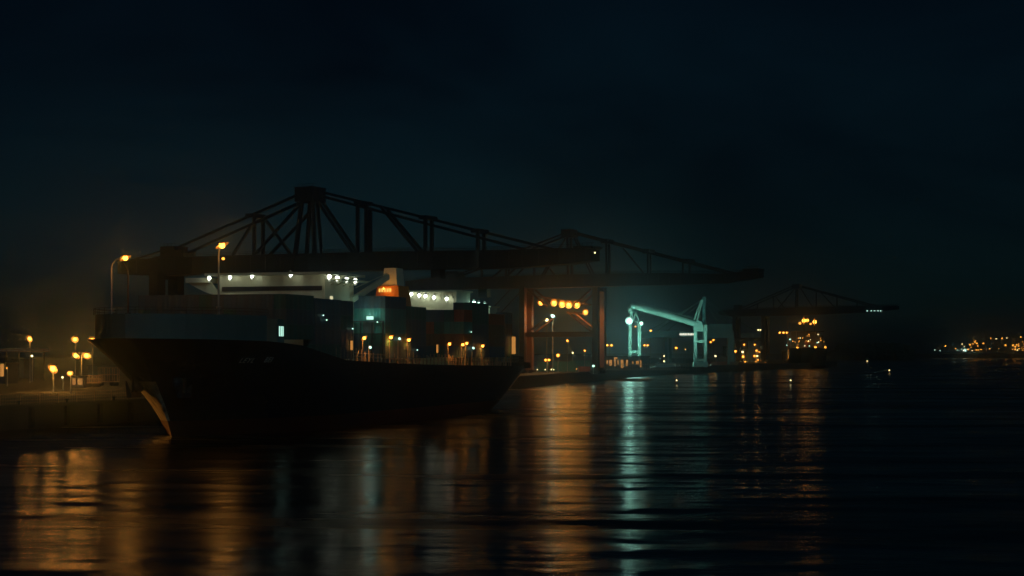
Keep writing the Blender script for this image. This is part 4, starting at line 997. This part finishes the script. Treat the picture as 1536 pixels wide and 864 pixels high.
# pipe rack, sheds, stacks in the dark
pr = thing('pipe_rack', 'dark overhead pipe rack behind the tall thin lamp post', 'pipe rack', (X(20, 620), 620, QZ))
b = MB()
for k in range(7): xx = -16 + k * 4.5; b.beam((xx, 0, 0), (xx, 0, 11), .35)
b.build('support', M_DARK, pr)
b = MB()
for z in (10.5, 11.2): b.tube((-20, -.3, z), (13, -.3, z), .3)
b.build('pipe', M_GALV, pr)
def shed(px0, px1, Y, py_top, label, lit=None, depth_=14, zb=QZ, mat=M_SHED, name='shed', roofmat=M_DARK):
    w_ = (px1 - px0) / F * Y; h_ = H + (HY - py_top) / F * Y - zb
    t_ = thing(name, label, 'building', (X((px0 + px1) / 2, Y), Y, zb))
    b = MB(); b.box(-w_ / 2, w_ / 2, 0, depth_, 0, h_)
    for k in range(int(w_ / 1.2)): b.box(-w_ / 2 + k * 1.2, -w_ / 2 + k * 1.2 + .2, -.06, 0, .1, h_ - .1)
    b.build('wall', mat, t_)
    b = MB(); b.prism([(-w_ / 2 - .5, h_), (w_ / 2 + .5, h_), (w_ / 2 + .5, h_ + .35), (-w_ / 2 - .5, h_ + .35)], 'y', -.5, depth_ + .5); b.build('roof', roofmat, t_)
    for (a, c, z0, z1, m_) in lit or []:
        b = MB(); b.box(X(a, Y) - t_.location.x, X(c, Y) - t_.location.x, -.14, -.08, z0, z1); o = b.build('window', m_, t_)
        f = MB(); xx0, xx1 = X(a, Y) - t_.location.x, X(c, Y) - t_.location.x
        for x_ in (xx0 - .12, (xx0 + xx1) / 2 - .06, xx1): f.box(x_, x_ + .12, -.2, -.141, z0, z1)
        f.build('window_frame', M_DARK, o)
    return t_
shed(-20, 8, 560, 546, 'dark shed with an amber lit window at the picture edge', [(-3, 6, 2.4, 6.4, E_WINO)])
shed(20, 36, 680, 540, 'small dark tower shed behind the pipe rack')
shed(132, 178, 760, 549, 'long low dark shed behind the trailers and ship bow')
# terminal office with many lit windows
ow = []
r5 = random.Random(9)
shed(906, 974, 960, 535, 'long dark terminal office with a row of amber lit windows on the quay',
     [(p_, p_ + w_, z0, z0 + h_, E_WINO) for p_, w_, z0, h_ in ((909, 3, 3.2, 2.4), (914, 4, 2.6, 3.2), (921, 2.5, 2.4, 4.0), (926, 2, 3.0, 2.6), (931, 4, 1.2, 4.6), (939, 3, 2.4, 3.4), (948, 2, 3.4, 1.6), (954, 4, 3.2, 2.0), (960, 2, 1.6, 4.0), (921, 5, 6.3, .9))], 16, mat=M_SHED, name='terminal_office')
# palisade before the office
t_ = thing('quay_fence', 'tall palisade fence lit from behind in front of the terminal office', 'fence', (X(906, 940), 940, QZ)); b = MB()
for k in range(52): xx = k * .9; b.box(xx, xx + .18, 0, .12, 0, 4.2 if k % 3 else 4.8)
for z in (.8, 3.4): b.box(0, 46.5, .12, .22, z, z + .2)
b.build('pale', M_RAIL, t_)
shed(985, 1002, 1120, 551, 'low dark store shed on the quay below the dim gantry', None, 10)
shed(1075, 1098, 1420, 535, 'dark shed at the foot of the dim gantry landward legs', None, 12)
shed(800, 886, 1250, 532, 'long dim warehouse behind the red crane portal', None, 25)
shed(1088, 1100, 1700, 520, 'blue grey block building behind the far gantry crane', None, 20, mat=M_TEALD)

# light scatter on the quay: containers, bollards and floor lamps behind the red crane
r6 = random.Random(21); n_ = 0
for row, (Y, px0, px1) in enumerate(((905, 806, 888), (1010, 812, 880), (1180, 985, 1035), (1330, 1066, 1096))):
    px = px0; c_i = 0
    while px < px1:
        L_ = 6.1 if r6.random() < .6 else 12.2; col_ = r6.choice(['rust red', 'brown', 'grey', 'teal', 'navy'])
        for tr in range(r6.choice([1, 1, 2])):
            container((X(px, Y), Y, QZ + tr * 2.62), 0, L_, 2.44, 2.6, col_, f'{col_} container, {"lower" if tr == 0 else "upper"} level, {ORD[c_i]} along the {ORD[row]} yard row from the water', 'containers on the terminal yard')
        px += (L_ + r6.uniform(.6, 5)) / Y * F; c_i += 1
for i in range(26):
    px = r6.uniform(802, 955); Y = r6.uniform(880, 1000); x_ = X(px, Y)
    if x_ > edge_at(Y) - 3: continue
    b = MB(); b.tube((0, 0, 0), (0, 0, .9), .16, .16, 8); b.ball((0, 0, 1.1), .3, .3, .22)
    b.m = [0] * 10 + [1] * (len(b.f) - 10)
    tag(b.build('marker_light', [M_DARK, E_SODM if r6.random() < .7 else E_YEL], loc=(x_, Y, QZ)), 'tiny glowing ground marker light on the terminal apron', 'marker light', 'ground marker lights on the terminal apron')

# ---------------------------------------------------------------- buoys on the water
for px, py, lab in ((1334, 556, 'small lit buoy alone on the dark water towards the headland'), (1015, 573, 'small lit buoy on the water below the pale crane'), (1186, 573, 'small lit buoy on the water in front of the far ship'), (1301, 540.5, 'farthest tiny buoy light near the headland')):
    Y = H * F / (py - HY + 3); bo = thing('buoy', lab, 'buoy', (X(px, Y), Y, 0), 0, 'lit buoys')
    b = MB(); b.tube((0, 0, -.5), (0, 0, .5), .8, .8, 14); b.tube((0, 0, .5), (0, 0, 1.5), .55, .15, 10); b.build('float', M_BOOT, bo)
    lamp(bo, (0, 0, 1.7), .3 * Y / 1000 + .1, 'yel', 0)
